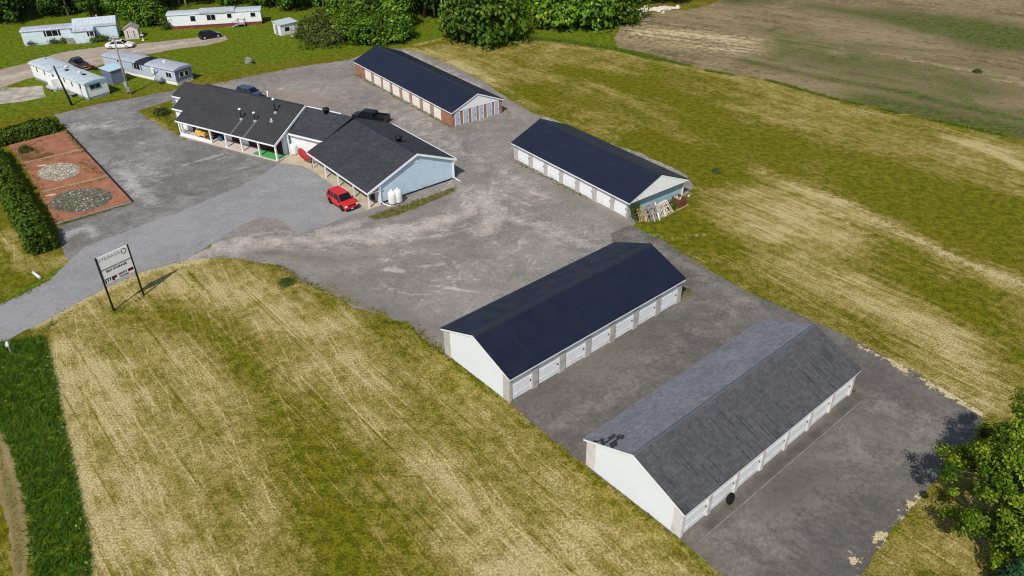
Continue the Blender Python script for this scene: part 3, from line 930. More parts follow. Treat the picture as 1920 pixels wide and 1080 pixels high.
sheet('crop_field', field_pts, 0.006, m_field(), 1.0, 0.5, [
    ('line', 0, 0.55, 7.0, 8.0, [(1200, 58), (1300, 75), (1400, 88)]),
    ('line', 0, 0.8, 3.5, 4.5, [(1200, 60), (1280, 62), (1340, 70), (1400, 80)]),
    ('line', 0, 0.7, 2.0, 3.0, [(1260, 85), (1330, 92), (1400, 95)]),
    ('line', 0, 0.6, 2.0, 3.0, [(1560, 100), (1700, 110), (1850, 140), (1950, 165)]),
    ('line', 0, 0.45, 3.0, 4.0, [(1440, 70), (1560, 92)]),
    ('line', 0, 0.8, 0.8, 1.2, [(1185, 38), (1210, 36)]),
    ('line', 1, 0.95, 1.0, 3.0, [(1390, 112), (1540, 146), (1680, 170), (1820, 205), (1960, 235)]),
    ('line', 1, 0.75, 4.0, 5.0, [(1640, 190), (1800, 225), (1940, 255)]),
    ('line', 1, 0.40, 4.0, 6.0, [(1600, 180), (1750, 190), (1950, 215)]),
    ('poly', 1, 0.72, 0, 8.0, [(1500, 8), (1700, 22), (1820, 30), (2000, 60), (2000, 105), (1850, 95), (1700, 55), (1560, 25)]),
    ('line', 1, 0.78, 3.0, 5.0, [(1720, 50), (1830, 68), (1960, 90)]),
    ('line', 1, 0.75, 4.0, 6.0, [(1380, 0), (1480, -10), (1600, -20)]),
    ('line', 1, 0.5, 1.0, 2.0, [(1600, 82), (1700, 92), (1780, 98)]),
    ('line', 1, 0.85, 0.8, 1.2, [(1400, 75), (1412, 78)]),
    ('line', 1, 0.7, 1.0, 1.5, [(1440, 58), (1460, 52)]),
    ('line', 1, 0.52, 10.0, 12.0, [(1450, 80), (1600, 120), (1800, 160)]),
    ('poly', 1, -0.9, 0, 4.0, [(1165, 45), (1210, 30), (1300, 40), (1420, 62), (1440, 95), (1340, 105), (1230, 92)]),
    ('line', 2, 0.6, 2.0, 3.0, [(1200, 90), (1300, 110)]),
])
dirt_pts = [(-160, 168), (-60, 142), (0, 131), (55, 117), (120, 97), (190, 88), (262, 82), (330, 75), (372, 70), (420, 66), (428, 74), (395, 84), (330, 92), (292, 99), (240, 108), (190, 122), (150, 135), (110, 140), (50, 148), (0, 165), (-160, 210)]
sheet('dirt_lane', dirt_pts, 0.004, DIRT, 0.7, 0.35, [
    ('line', 0, 0.7, 0.8, 1.0, [(0, 150), (60, 132), (140, 118), (230, 100), (320, 85), (390, 74)]),
    ('line', 2, 0.6, 0.2, 0.4, [(0, 140), (70, 122), (150, 104), (200, 95)]),
    ('line', 2, 0.5, 0.2, 0.4, [(0, 158), (60, 145), (160, 118)]),
    ('line', 1, 0.6, 0.5, 0.8, [(330, 95), (420, 70)]),
])
track_pts = [(-40, 760), (8, 815), (28, 870), (46, 940), (54, 1010), (50, 1100), (28, 1100), (14, 990), (-10, 900), (-40, 870)]
sheet('dirt_track', track_pts, 0.006, m_yard('dirt_track', (150, 132, 90), (126, 112, 74), (172, 154, 112), (150, 120, 90)), 0.4, 0.15, [
    ('line', 1, 1.0, 0.3, 0.45, [(-10, 830), (18, 920), (34, 1000), (36, 1100)]),
    ('line', 0, 0.5, 0.2, 0.3, [(5, 830), (34, 920), (46, 1010)]), ])
# red chip beds
red = m_red()
el1 = [(110 + 40 * math.cos(t), 322 + 16.5 * math.sin(t) - 4 * math.cos(t)) for t in np.linspace(0, 2 * PI, 20, endpoint=False)]
el2 = [(152 + 60 * math.cos(t), 375 + 22 * math.sin(t) - 7 * math.cos(t)) for t in np.linspace(0, 2 * PI, 20, endpoint=False)]
sheet('red_gravel_beds', [(16, 272), (70, 258), (122, 246), (160, 284), (205, 330), (249, 378), (180, 398), (106, 421), (75, 362), (44, 308)], 0.014, red, 0.3, 0.06, [
    ('poly', 0, 1.0, 0, 0.25, el1), ('poly', 2, 1.0, 0, 0.35, el2),
    ('line', 1, 0.8, 1.2, 1.2, [(40, 290), (60, 298), (90, 290)]), ('line', 1, 0.9, 0.5, 0.8, [(50, 276), (70, 282), (72, 298)]),
    ('line', 1, 0.7, 0.6, 0.8, [(150, 305), (170, 312), (190, 326)]), ('line', 1, 0.6, 0.5, 0.6, [(95, 352), (140, 350)]),
    ('line', 1, 0.8, 0.25, 0.4, [(130, 416), (200, 398), (240, 384)]), ('line', 1, 0.7, 0.4, 0.5, [(128, 255), (150, 278)]), ], edge=0.25)
# concrete walk in front of the motel
sheet('concrete_walk', [(524, 306), (543, 307), (568, 312), (590, 323), (612, 339), (628, 350), (645, 359), (668, 380), (687, 394), (716, 385), (640, 330), (562, 284), (545, 288)], 0.016, MT['concrete'], 1.0, 0.04, (), edge=0.5)
slab = sheet('concrete_pad', [(-30, 172), (45, 163), (80, 161), (86, 182), (40, 191), (-30, 199)], 0.006, plain('cracked_grey_concrete', (168, 160, 148), 0.9, 0.1, 0.35, 0.6), 1.0, 0.15, ())

m_l = bpy.data.materials['mown_lawn']
sheet('grass_patch', [(256, 208), (290, 197), (322, 188), (331, 222), (348, 262), (320, 246), (284, 228)], 0.017, m_l, 0.5, 0.25, [('line', 1, 0.55, 0.6, 1.0, [(290, 205), (318, 215), (330, 235)]), ('line', 0, 0.6, 0.4, 0.8, [(262, 212), (290, 226), (325, 248)])], edge=0.3)


# ------------------------------------------------------------------ storage sheds
def gable_poly(y0, y1, he, hr, ym, sl):
    """yz outline of a gable wall kept under the roof"""
    return [(y0, 0), (y1, 0), (y1, hr - sl * (y1 - ym) - 0.09), (ym, hr - 0.1), (y0, hr - sl * (ym - y0) - 0.09)]


def storage_shed(name, label, group, o, yaw, L, W, he, hr, oh, g0, g1, roof, pier, doors, door_mat, near, gable, extra=None, dh=2.12, ridge_mat='dark_fascia', fascia='trim'):
    """doors: (x0, x1) spans on the front wall; near: 0 or L, the gable end towards the camera"""
    t = thing(name, label, 'storage building', (o[0], o[1], 0), yaw, group)
    ym = W / 2; sl = (hr - he) / (ym + oh)
    zf = hr - sl * ym - 0.1                      # roof underside at the wall face
    wl = MB()
    wl.box(0.2, L - 0.2, W - 0.2, W, 0, zf - 0.02)           # back wall
    for xa, xb in ((0, 0.2), (L - 0.2, L)):
        wl.yz(gable_poly(0.0, W, he, hr, ym, sl), xa, xb)
    edges = [0.2] + [v for d in doors for v in d] + [L - 0.2]
    for k in range(0, len(edges), 2):
        if edges[k + 1] - edges[k] > 0.02:
            wl.box(edges[k], edges[k + 1], 0, 0.2, 0, zf - 0.02)
    wall = wl.build('wall', pier, t)
    ln = MB()
    for a, b in doors:
        ln.box(a + 0.005, b - 0.005, 0.05, 0.2, dh, zf - 0.03)
    ln.build('lintel', 'trim', t)
    for i, (a, b) in enumerate(doors):
        d = MB().box(a + 0.01, b - 0.01, 0.12, 0.17, 0.03, dh - 0.005)
        for z in (0.06, 1.0):
            d.box(a + 0.03, b - 0.03, 0.105, 0.12, z + 0.4, z + 0.46)
        do = d.build('door', door_mat, t)
        h = MB().box(b - 0.2, b - 0.08, 0.08, 0.104, 0.95, 1.1)
        h.build('latch', 'black', do)
    # roof: two slabs meeting at the ridge
    th = 0.09
    r = MB()
    r.yz([(-oh, he), (ym, hr), (ym, hr - th), (-oh, he - th)], -g0, L + g1)
    r.yz([(ym, hr - 0.001), (W + oh, he), (W + oh, he - th), (ym, hr - th)], -g0, L + g1)
    ro = r.build('roof', roof, t)
    c = MB()
    cw = 0.28 if roof != 'old_shingle' else 0.13
    c.yz([(ym - cw, hr - sl * cw + 0.012), (ym, hr + 0.035), (ym + cw, hr - sl * cw + 0.012), (ym + cw, hr - sl * cw + 0.002), (ym, hr + 0.02), (ym - cw, hr - sl * cw + 0.002)], -g0 - 0.02, L + g1 + 0.02)
    c.build('ridge_cap', ridge_mat, ro)
    f = MB()
    f.box(-g0 + 0.02, L + g1 - 0.02, -oh + 0.012, -oh + 0.05, he - th - 0.17, he - th - 0.004 + 0.0)
    f.box(-g0 + 0.02, L + g1 - 0.02, W + oh - 0.05, W + oh - 0.012, he - th - 0.17, he - th - 0.004)
    for xa, xb in ((-g0 + 0.004, -g0 + 0.045), (L + g1 - 0.045, L + g1 - 0.004)):
        for sgn in (-1, 1):
            ye = -oh + 0.06 if sgn < 0 else W + oh - 0.06
            zt = lambda y: hr - sl * abs(y - ym) - th - 0.006
            f.yz([(ye, zt(ye)), (ym, zt(ym)), (ym, zt(ym) - 0.16), (ye, zt(ye) - 0.16)], xa, xb)
    f.build('fascia', fascia, t)
    so_ = MB().box(0.0, L, -oh + 0.06, -0.004, he - th - 0.13, he - th - 0.11)
    so_.build('soffit', 'trim', t)
    gable(t, near, W, he, hr, ym, sl)
    if extra:
        extra(t)
    return t


SH = {}
names = dict(C=((-0.518 + 0.30 * 0.650, 46.98 - 0.30 * 0.760), 0.7076, 21.48, 8.60, 2.70, 4.49, 0.24, 0.14), D=((10.737 + 0.14 * 0.647, 33.447 - 0.14 * 0.763), 0.7033, 21.48, 8.72, 2.65, 4.53, 0.20, 0.19))
for k, yaw0, x, y, L, W, he, hr, oh, g in (('B', 2.2129, 13.06, 77.35, 20.99, 9.07, 2.32, 4.36, 0.31, 0.575), ('A', 2.2013, -8.226, 105.43, 29.83, 8.78, 2.25, 4.15, 0.18, 0.24)):
    u = np.array([math.cos(yaw0), math.sin(yaw0)])
    names[k] = ((x + u[0] * L, y + u[1] * L), yaw0 - PI, L, W, he, hr, oh, g)


def panel_gable(mat, inset0, inset1, vent=False):
    def f(t, near, W, he, hr, ym, sl):
        s = -1 if near == 0 else 1
        xa, xb = (near - 0.03, near - 0.002) if s < 0 else (near + 0.002, near + 0.03)
        a, b = inset0, W - inset1
        p = MB().yz([(a, 0.12), (b, 0.12), (b, hr - sl * (b - ym) - 0.3), (ym, hr - 0.3), (a, hr - sl * (ym - a) - 0.3)], xa, xb)
        p.build('gable_panel', mat, t)
        q = MB().yz([(0.0, hr - sl * ym - 0.32), (0.0, hr - sl * ym - 0.12), (ym, hr - 0.12), (W, hr - sl * ym - 0.12), (W, hr - sl * ym - 0.32), (ym, hr - 0.32)], near + s * 0.034, near + s * 0.05)
    return f


def doors_mirror(L, n, dw):
    p = L / n
    return [(max(0.25, i * p + 0.06), i * p + 0.06 + dw) for i in range(n)]


o, yaw, L, W, he, hr, oh, g = names['C']
SH['C'] = storage_shed('storage_building', 'self storage row with ribbed navy roof, parallel to the grey shingled one', 'storage buildings', o, yaw, L, W, he, hr, oh, g, g, 'navy_tile', 'pier', doors_mirror(L, 7, 2.42), 'door', 0, panel_gable('panel', 0.75, 0.95))
o, yaw, L, W, he, hr, oh, g = names['D']
SH['D'] = storage_shed('storage_building', 'self storage row with weathered grey shingle roof, some shingles torn off', 'storage buildings', o, yaw, L, W, he, hr, oh, g, g, 'old_shingle', 'pale_pier', doors_mirror(L, 7, 2.72), 'door', 0, panel_gable('panel', 0.8, 0.9), ridge_mat='ridge_grey')


def gable_B(t, near, W, he, hr, ym, sl):
    x = near
    p = MB().yz([(0.35, 0.1), (W - 0.6, 0.1), (W - 0.6, he - 0.25), (0.35, he - 0.25)], x + 0.002, x + 0.03)
    p.build('gable_panel', 'teal_panel', t)
    # white pediment flush with the roof edge
    xg = x + 0.50
    q = MB().yz([(-0.1, he - 0.16), (W + 0.1, he - 0.16), (ym, hr - 0.16)], xg, xg + 0.05)
    q.build('pediment', plain('bright_white_boarding', (250, 250, 248), 0.5, 0.3, 0.03, 1.0), t)
    s = MB().yz([(-0.1, he - 0.2), (W + 0.1, he - 0.2), (W + 0.1, he - 0.165), (-0.1, he - 0.165)], x + 0.035, xg + 0.045)
    s.build('soffit', 'dark_fascia', t)
    MB().box(x + 0.004, x + 0.12, W - 0.12, W + 0.02, 0, he - 0.22).build('corner_post', 'white', t)


o, yaw, L, W, he, hr, oh, g = names['B']
frB = Frame(o, yaw)
spans = [(143, 240), (272, 372), (400, 507), (538, 648), (680, 795), (830, 953), (985, 1112)]
bl = lambda px: (964.5 + (px - 115) * (1176.4 - 964.5) / (1110 - 115), 299 + (px - 115) * (410.9 - 299) / (1110 - 115))
dB = []
for a, b in spans:
    xa, xb = frB.front(*bl(a))[0], frB.front(*bl(b))[0]
    dB.append((max(0.25, xa), min(L - 0.21, xb)))
SH['B'] = storage_shed('storage_building', 'self storage row with plain navy roof and pale teal end wall behind pallets', 'storage buildings', o, yaw, L, W, he, hr, oh, 0.2, g, 'navy', 'pier', dB, 'door', L, gable_B, dh=1.98)


def gable_A(t, near, W, he, hr, ym, sl):
    x = near
    for a, b in ((1212, 1255), (1295, 1340), (1380, 1420), (1455, 1497), (1537, 1582), (1617, 1655)):
        y0 = (a - 1180) / 513 * W; y1 = (b - 1180) / 513 * W
        d = MB().box(x + 0.004, x + 0.05, y0, y1, 0.05, 1.92)
        do = d.build('entry_door', 'blue_door', t)
        fr_ = MB().box(x + 0.003, x + 0.07, y0 - 0.08, y0 - 0.003, 0, 2.0).box(x + 0.003, x + 0.07, y1 + 0.003, y1 + 0.08, 0, 2.0).box(x + 0.003, x + 0.07, y0, y1, 1.925, 2.0)
        fr_.build('frame', 'trim', do)
        MB().box(x + 0.051, x + 0.09, y1 - 0.2, y1 - 0.1, 0.85, 1.0).build('handle', 'black', do)
    q = MB().yz([(-0.1, he - 0.14), (W + 0.1, he - 0.14), (ym, hr - 0.15)], x + 0.005, x + 0.09)
    q.build('pediment', 'white', t)


o, yaw, L, W, he, hr, oh, g = names['A']
frA = Frame(o, yaw)
ba = lambda px: (666 + (px - 666) * 1.0, 139 + (px - 666) * (237.5 - 139) / (848.8 - 666))
dA = []
for a, b in ((684.6, 697.6), (701.1, 715.3), (717.9, 732.1), (735.6, 750.1), (754.2, 768.4), (772.5, 787.9), (792.3, 807.3), (812.7, 827.6)):
    dA.append((frA.front(*ba(a))[0], frA.front(*ba(b))[0]))
SH['A'] = storage_shed('storage_building', 'brick storage row with navy roof, white gable and six narrow end doors', 'storage buildings', o, yaw, L, W, he, hr, oh, g, g, 'navy', 'brick', dA, 'cream_door', L, gable_A, dh=1.92)
# rose piers between the doors of the brick row stand a little proud
for i in range(len(dA) - 1):
    MB().box(dA[i][1] + 0.01, dA[i + 1][0] - 0.01, -0.015, 0.004, 0.01, 1.98).build('brick_pier', 'brick_pier', SH['A'])

# ------------------------------------------------------------------ motel
# wings share one thing; local frame of the west wing
oL, yL = (-46.7285, 103.570), 2.62 - PI
oR, yR = (-26.0327, 92.5322), 2.24 - PI
FL = Frame(oL, yL); FR = Frame(oR, yR)
motel = thing('motel', 'long motel with dark shingle roofs, front porches and pale blue end wall', 'motel', (oL[0], oL[1], 0), yL)


def RL(p):
    """local point of the east wing -> motel frame"""
    q = FR.o + FR.u * p[0] + FR.n * p[1]
    v = FL.loc(q)
    return (v[0], v[1], p[2])


def to_R(mb):
    mb.v = [RL(p) for p in mb.v]
    return mb


sL = (5.434 - 2.244) / 6.558; zL0 = 2.244; rL = 6.6
zl = lambda y: zL0 + sL * (y if y <= rL else 2 * rL - y)
th = 0.12
rf = MB()
front = [(-0.1, 0.0), (-0.15, 1.72), (-2.4, 1.72), (-2.4, 3.6), (-4.3, 3.6), (-4.3, 6.25), (-0.7, 6.25), (-0.1, rL), (18.6, rL), (18.6, 0.0)]
rf.prism([(x, y, zl(y)) for x, y in front], (0, 0, -th))
rf.prism([(-0.1, rL + 0.001, zl(rL) - 0.001), (18.6, rL + 0.001, zl(rL) - 0.001), (18.6, 13, zl(13)), (-0.1, 13, zl(13))], (0, 0, -th))
rf.prism([(-4.3, 6.251, zl(6.25)), (-0.7, 6.251, zl(6.25)), (-0.7, 12, zl(6.25) - sL * 5.7), (-4.3, 12, zl(6.25) - sL * 5.7)], (0, 0, -th))
rfo = rf.build('roof', 'dark_shingle', motel)
MB().yz([(rL - 0.18, zl(rL - 0.18) + 0.004), (rL, zl(rL) + 0.04), (rL + 0.18, zl(rL - 0.18) + 0.004)], -0.1, 18.6).build('ridge_cap', 'dark_fascia', rfo)
fa = MB()
fa.box(-0.12, 18.62, -0.03, 0.03, zL0 - th - 0.1, zL0 - 0.01)                         # eave gutter
fa.box(-2.42, -0.16, 1.68, 1.74, zl(1.72) - th - 0.12, zl(1.72) - 0.02)
fa.box(-4.32, -2.41, 3.56, 3.62, zl(3.6) - th - 0.12, zl(3.6) - 0.02)
for x0 in (18.6,):
    fa.yz([(0.05, zl(0.05) + 0.03), (rL, zl(rL) + 0.03), (rL, zl(rL) - 0.26), (0.05, zl(0.05) - 0.26)], x0 + 0.004, x0 + 0.1)
    fa.yz([(rL, zl(rL) + 0.03), (12.9, zl(12.9) + 0.03), (12.9, zl(12.9) - 0.26), (rL, zl(rL) - 0.26)], x0 + 0.004, x0 + 0.1)
fa.build('fascia', 'trim', motel)
wl = MB()
lo = lambda y: zl(y) - th - 0.02
wl.yz([(2.0, 0), (12.5, 0), (12.5, lo(12.5)), (rL, lo(rL)), (2.0, lo(2.0))], 17.9, 18.2)
wl.yz([(2.0, 0), (12.5, 0), (12.5, lo(12.5)), (rL, lo(rL)), (2.0, lo(2.0))], 0.4, 0.65)
lx = lambda y: lo(y) if y <= 6.25 else zl(6.25) - sL * (y - 6.25) - th - 0.02
wl.yz([(2.0, 0), (11.5, 0), (11.5, lx(11.5)), (6.25, lx(6.25)), (2.0, lx(2.0))], -2.15, 0.39)
wl.yz([(3.85, 0), (11.5, 0), (11.5, lx(11.5)), (6.25, lx(6.25)), (3.85, lx(3.85))], -4.05, -2.16)
wl.box(0.66, 17.89, 12.3, 12.5, 0, lo(12.5))
wl.build('wall', 'white_siding', motel)
wb = MB().box(0.66, 17.89, 2.0, 2.2, 0.12, lo(2.0) - 0.02)
wb.box(18.205, 18.23, 2.02, 3.4, 0.12, 2.4)
wb.build('porch_wall', 'brown_wall', motel)
# porch floor, posts, doors and windows
MB().box(0.2, 18.75, -0.12, 1.99, 0, 0.12).build('porch_floor', 'pink_concrete', motel)
for x in (0.40, 0.95, 6.46, 9.39, 12.33, 15.49, 18.53):
    MB().box(x - 0.1, x + 0.1, 0.06, 0.26, 0.121, zL0 - 0.02).build('post', 'trim', motel)
for x in (7.35, 10.55):
    d = MB().box(x, x + 1.0, 1.95, 1.999, 0.14, 2.05).build('door', 'blue_door' if x < 0 else 'white', motel)
    MB().box(x - 0.08, x - 0.004, 1.94, 1.998, 0.13, 2.13).box(x + 1.004, x + 1.08, 1.94, 1.998, 0.13, 2.13).build('frame', 'trim', d)
MB().box(1.5, 2.7, 1.96, 1.999, 0.14, 2.2).build('door', 'white', motel)
for x in (8.7, 13.4, 15.6):
    f = MB().box(x, x + 1.2, 1.93, 1.998, 0.9, 2.0).build('window', 'brown_wall', motel)
    MB().box(x + 0.08, x + 1.12, 1.915, 1.929, 0.98, 1.92).build('pane', 'glass', f)
MB().box(0.34, 6.5, 0.09, 0.17, 0.122, 0.5).build('porch_rail', 'trim', motel)
# middle section
mz = lambda y: 3.0 + (y - 2.7) * 0.56
mr = MB()
mr.prism([(18.72, 2.7, mz(2.7)), (24.6, 2.7, mz(2.7)), (26.5, 6.75, mz(6.75)), (18.72, 6.75, mz(6.75))], (0, 0, -0.12))
mr.prism([(18.72, 6.751, mz(6.75) - 0.001), (26.5, 6.751, mz(6.75) - 0.001), (26.5, 12.3, 2.5), (18.72, 12.3, 2.5)], (0, 0, -0.12))
mro = mr.build('roof', 'grey_shingle', motel)
fa = MB().box(18.7, 24.55, 2.63, 2.695, mz(2.7) - 0.26, mz(2.7) - 0.015)
fa.box(18.72, 24.6, 6.76, 6.9, mz(6.75) - 0.03, mz(6.75) + 0.08)
fa.build('fascia', 'trim', motel)
MB().box(18.4, 26.4, 3.1, 3.3, 0, mz(3.1) - 0.14).build('wall', 'white_siding', motel)
MB().box(18.4, 26.4, 12.0, 12.2, 0, 2.3).build('wall', 'white_siding', motel)
MB().box(18.58, 18.72, 2.42, 2.56, 0, mz(2.7) - 0.14).build('post', 'trim', motel)
MB().yz([(1.99, 0.0), (2.0 + 1.0, 0.0), (3.09, 0), (3.09, 3.2), (2.0, 2.75)], 18.24, 18.3).build('side_panel', 'blue_siding', motel)
# east wing
zr0, zrr, zrb, yrr, yrb = 2.007, 4.934, 2.691, 7.096, 12.612
sR = (zrr - zr0) / yrr; sB = (zrr - zrb) / (yrb - yrr)
zr = lambda y: zr0 + sR * y if y <= yrr else zrr - sB * (y - yrr)
LR = 15.355
r = MB()
r.prism([(0, 0, zr(0)), (LR, 0, zr(0)), (LR, yrr, zrr), (0, yrr, zrr)], (0, 0, -th))
r.prism([(0, yrr + 0.001, zrr - 0.001), (LR, yrr + 0.001, zrr - 0.001), (LR, yrb, zrb), (0, yrb, zrb)], (0, 0, -th))
ro = to_R(r).build('roof', 'grey_shingle', motel)
to_R(MB().yz([(yrr - 0.18, zr(yrr - 0.18) + 0.004), (yrr, zrr + 0.035), (yrr + 0.18, zr(yrr + 0.18) + 0.004)], 0.02, LR - 0.02)).build('ridge_cap', 'dark_fascia', ro)
f = MB().box(0, LR + 0.02, -0.05, 0.03, zr0 - 0.22, zr0 - 0.012)
f.yz([(0.04, zr(0.04) + 0.03), (yrr, zrr + 0.03), (yrr, zrr - 0.24), (0.04, zr(0.04) - 0.24)], LR + 0.004, LR + 0.07)
f.yz([(yrr, zrr + 0.03), (yrb - 0.04, zr(yrb - 0.04) + 0.03), (yrb - 0.04, zr(yrb - 0.04) - 0.24), (yrr, zrr - 0.24)], LR + 0.004, LR + 0.07)
f.box(0.3, LR, yrb - 0.03, yrb + 0.1, zrb - 0.16, zrb + 0.015)
to_R(f).build('fascia', 'trim', motel)
lo = lambda y: zr(y) - th - 0.02
pent = [(1.65, 0), (12.15, 0), (12.15, lo(12.15)), (yrr, lo(yrr)), (1.65, lo(1.65))]
e = MB().yz(pent, LR - 0.4, LR - 0.24)
to_R(e).build('gable_wall', 'blue_siding', motel)
e = MB().yz(pent, 0.3, 0.45).box(0.46, LR - 0.41, 1.65, 1.8, 0, lo(1.65)).box(0.46, LR - 0.41, 12.0, 12.15, 0, lo(12.15))
to_R(e).build('wall', 'blue_siding', motel)
to_R(MB().yz([(1.62, 0.12), (1.72, 0.12), (1.72, lo(1.7) - 0.05), (1.62, lo(1.6) - 0.05)], LR - 0.236, LR - 0.2)).build('corner_trim', 'trim', motel)
to_R(MB().yz([(12.05, 0.12), (12.18, 0.12), (12.18, lo(12.15) - 0.05), (12.05, lo(12.05) - 0.05)], LR - 0.236, LR - 0.2)).build('corner_trim', 'trim', motel)
to_R(MB().box(LR - 0.3, LR - 0.14, 0.1, 1.61, zr0 - 0.3, zr0 - 0.16)).build('porch_beam', 'trim', motel)
to_R(MB().yz([(1.66, 0.05), (12.1, 0.05), (12.1, 0.24), (1.66, 0.24)], LR - 0.235, LR - 0.21)).build('foundation', 'dark_fascia', motel)
for x in (0.81, 4.40, 7.72, 11.58, 15.14):
    to_R(MB().box(x - 0.07, x + 0.07, 0.12, 0.26, 0.02, zr0 - 0.13)).build('post', 'trim', motel)
for x in (2.2, 6.0, 9.4, 13.0):
    d = to_R(MB().box(x, x + 0.95, 1.6, 1.645, 0.06, 1.9)).build('door', 'brown_wall', motel)
to_R(MB().tube([(LR + 0.1, 1.72, zr0 + 0.3), (LR - 0.1, 1.74, 1.8), (LR - 0.1, 1.74, 0.35), (LR + 0.3, 1.9, 0.12), (LR + 1.2, 2.3, 0.08)], 0.06, 6)).build('downspout', 'trim', motel)
to_R(MB().tube([(LR - 0.05, yrb - 0.2, zrb - 0.2), (LR - 0.12, 12.22, 2.2), (LR - 0.12, 12.22, 0.3), (LR + 0.2, 12.3, 0.12), (LR + 0.9, 12.4, 0.08)], 0.06, 6)).build('downspout', 'trim', motel)
to_R(MB().box(LR - 0.235, LR - 0.19, 6.75, 7.25, 3.75, 4.2)).build('gable_vent', 'white', motel)


def pipe_vent(x, y, zb, h, cap=True, rad=0.09):
    v = MB().tube([(x, y, zb - 0.12), (x, y, zb + h)], rad, 8).build('roof_vent', 'black' if cap else 'trim', motel, True)
    MB().lathe([(0.3, -0.1), (0.26, 0.06), (0.14, 0.24)], (x, y, zb), 10).build('flashing', 'galv', v, True)
    if cap:
        MB().lathe([(0.12, 0), (0.2, 0.05), (0.2, 0.18), (0.06, 0.26)], (x, y, zb + h - 0.02), 10).build('vent_cap', 'trim', v, True)


for x, y, h in ((10.57, 2.5, 1.35), (12.93, 2.7, 1.1), (15.0, 4.58, 1.8)):
    pipe_vent(x, y, zl(y), h)
pipe_vent(15.45, 3.21, zl(3.21), 0.45, False, 0.07)
pipe_vent(11.61, 6.9, zl(6.9), 0.9, False, 0.09)
for (x, y), q in (((22.3, 6.5), None), ((8.6, 8.0), 1)):
    if q is None:
        c = (x, y, mz(y))
    else:
        c = RL((x + 1.6, 7.75, zr(7.75)))
    MB().lathe([(0.3, -0.1), (0.3, 0.35), (0.46, 0.38), (0.46, 0.62), (0.2, 0.74)], c, 12).build('turbine_vent', 'black', motel, True)

# things on and beside the motel porch
def MLoc(x, y, z=0.0):
    q = FL.o + FL.u * x + FL.n * y
    return (q[0], q[1], z)


t = thing('floor_mat', 'bright green artificial turf mat on the motel porch floor', 'mat', MLoc(16.4, 0.95, 0.123), yL)
MB().box(-2.3, 2.2, -0.9, 0.95, 0, 0.02).build('mat_surface', plain('green_turf', (84, 156, 88), 0.95, 0.1, 0.2, 5), t)
t = thing('storage_cart', 'yellow wooden cart with crates on the motel porch', 'cart', MLoc(3.9, 0.9, 0.123), yL)
YEL = plain('yellow_painted_wood', (222, 184, 96), 0.7, 0.2, 0.2, 4)
MB().box(-0.9, 0.9, -0.45, 0.45, 0.5, 0.95).box(-0.8, 0.3, -0.4, 0.4, 0.955, 1.15).build('crate_body', YEL, t)
for sx in (-0.75, 0.75):
    for sy in (-0.38, 0.38):
        MB().bar((sx, sy, 0), (sx, sy, 0.5), 0.09).build('leg', YEL, t)
t = thing('lounge_chair', 'low brown wooden chair beside the yellow cart on the porch', 'chair', MLoc(5.4, 0.8, 0.123), yL)
MB().box(-0.4, 0.4, -0.4, 0.4, 0.34, 0.42).build('seat', 'wood_brown', t)
MB().prism([(-0.4, 0.36, 0.42), (0.4, 0.36, 0.42), (0.4, 0.6, 1.0), (-0.4, 0.6, 1.0)], (0, 0.06, 0)).build('backrest', 'wood_brown', t)
for sx in (-0.36, 0.36):
    for sy in (-0.36, 0.36):
        MB().bar((sx, sy, 0), (sx, sy, 0.34), 0.07).build('leg', 'wood_brown', t)
t = thing('tarpaulin', 'dark blue tarpaulin hanging at the back of the porch', 'tarp', MLoc(4.5, 1.9, 0.123), yL)
tb = MB()
for i in range(12):
    x0 = -1.8 + i * 0.3
    w0 = 0.05 * math.sin(i * 1.9); w1 = 0.05 * math.sin((i + 1) * 1.9)
    tb.prism([(x0, w0 - 0.06, 0.1), (x0 + 0.3, w1 - 0.06, 0.05), (x0 + 0.3, w1 - 0.06, 2.2), (x0, w0 - 0.06, 2.2)], (0, 0.015, 0))
tb.build('cloth', plain('blue_tarp', (44, 52, 104), 0.5, 0.3, 0.2), t)
t = thing('garden_barrel', 'teal plastic barrel standing beside a porch post', 'barrel', MLoc(6.9, 1.3, 0.123), yL)
MB().lathe([(0.24, 0), (0.29, 0.2), (0.3, 0.45), (0.28, 0.75), (0.24, 0.85)], n=14).build('drum', plain('teal_plastic', (46, 120, 140), 0.45, 0.4, 0.1), t, True)
MB().lathe([(0.25, 0.851), (0.25, 0.9), (0.1, 0.91)], n=14).build('lid', 'black', t, True)


def RLoc(x, y, z=0.0):
    q = FR.o + FR.u * x + FR.n * y
    return (q[0], q[1], z)


def tank(label, loc, rz, h=1.55, r_=0.5, group=None):
    t = thing('propane_tank', label, 'tank', loc, rz, group)
    MB().lathe([(r_ * 0.6, 0.06), (r_ * 0.92, 0.14), (r_, 0.3), (r_, h - 0.35), (r_ * 0.9, h - 0.16), (r_ * 0.55, h - 0.03), (r_ * 0.3, h)], n=20).build('shell', 'tank', t, True)
    MB().lathe([(r_ * 0.62, 0), (r_ * 0.62, 0.1)], n=16).build('foot_ring', 'galv', t, True)
    MB().lathe([(r_ * 0.28, h - 0.02), (r_ * 0.3, h + 0.16), (r_ * 0.22, h + 0.2)], n=14).build('valve_dome', 'tank', t, True)


tank('white propane tank at the pale blue wall, nearer the red vehicle', tuple(P(736.5, 382.5)), yR, 1.7, 0.5, 'propane tanks by the blue wall')
tank('white propane tank at the pale blue wall, farther from the red vehicle', tuple(P(747.5, 380)), yR, 1.75, 0.5, 'propane tanks by the blue wall')
tank('white upright tank standing alone before the middle section of the motel', tuple(P(553, 289.5)), yR, 1.6, 0.48)
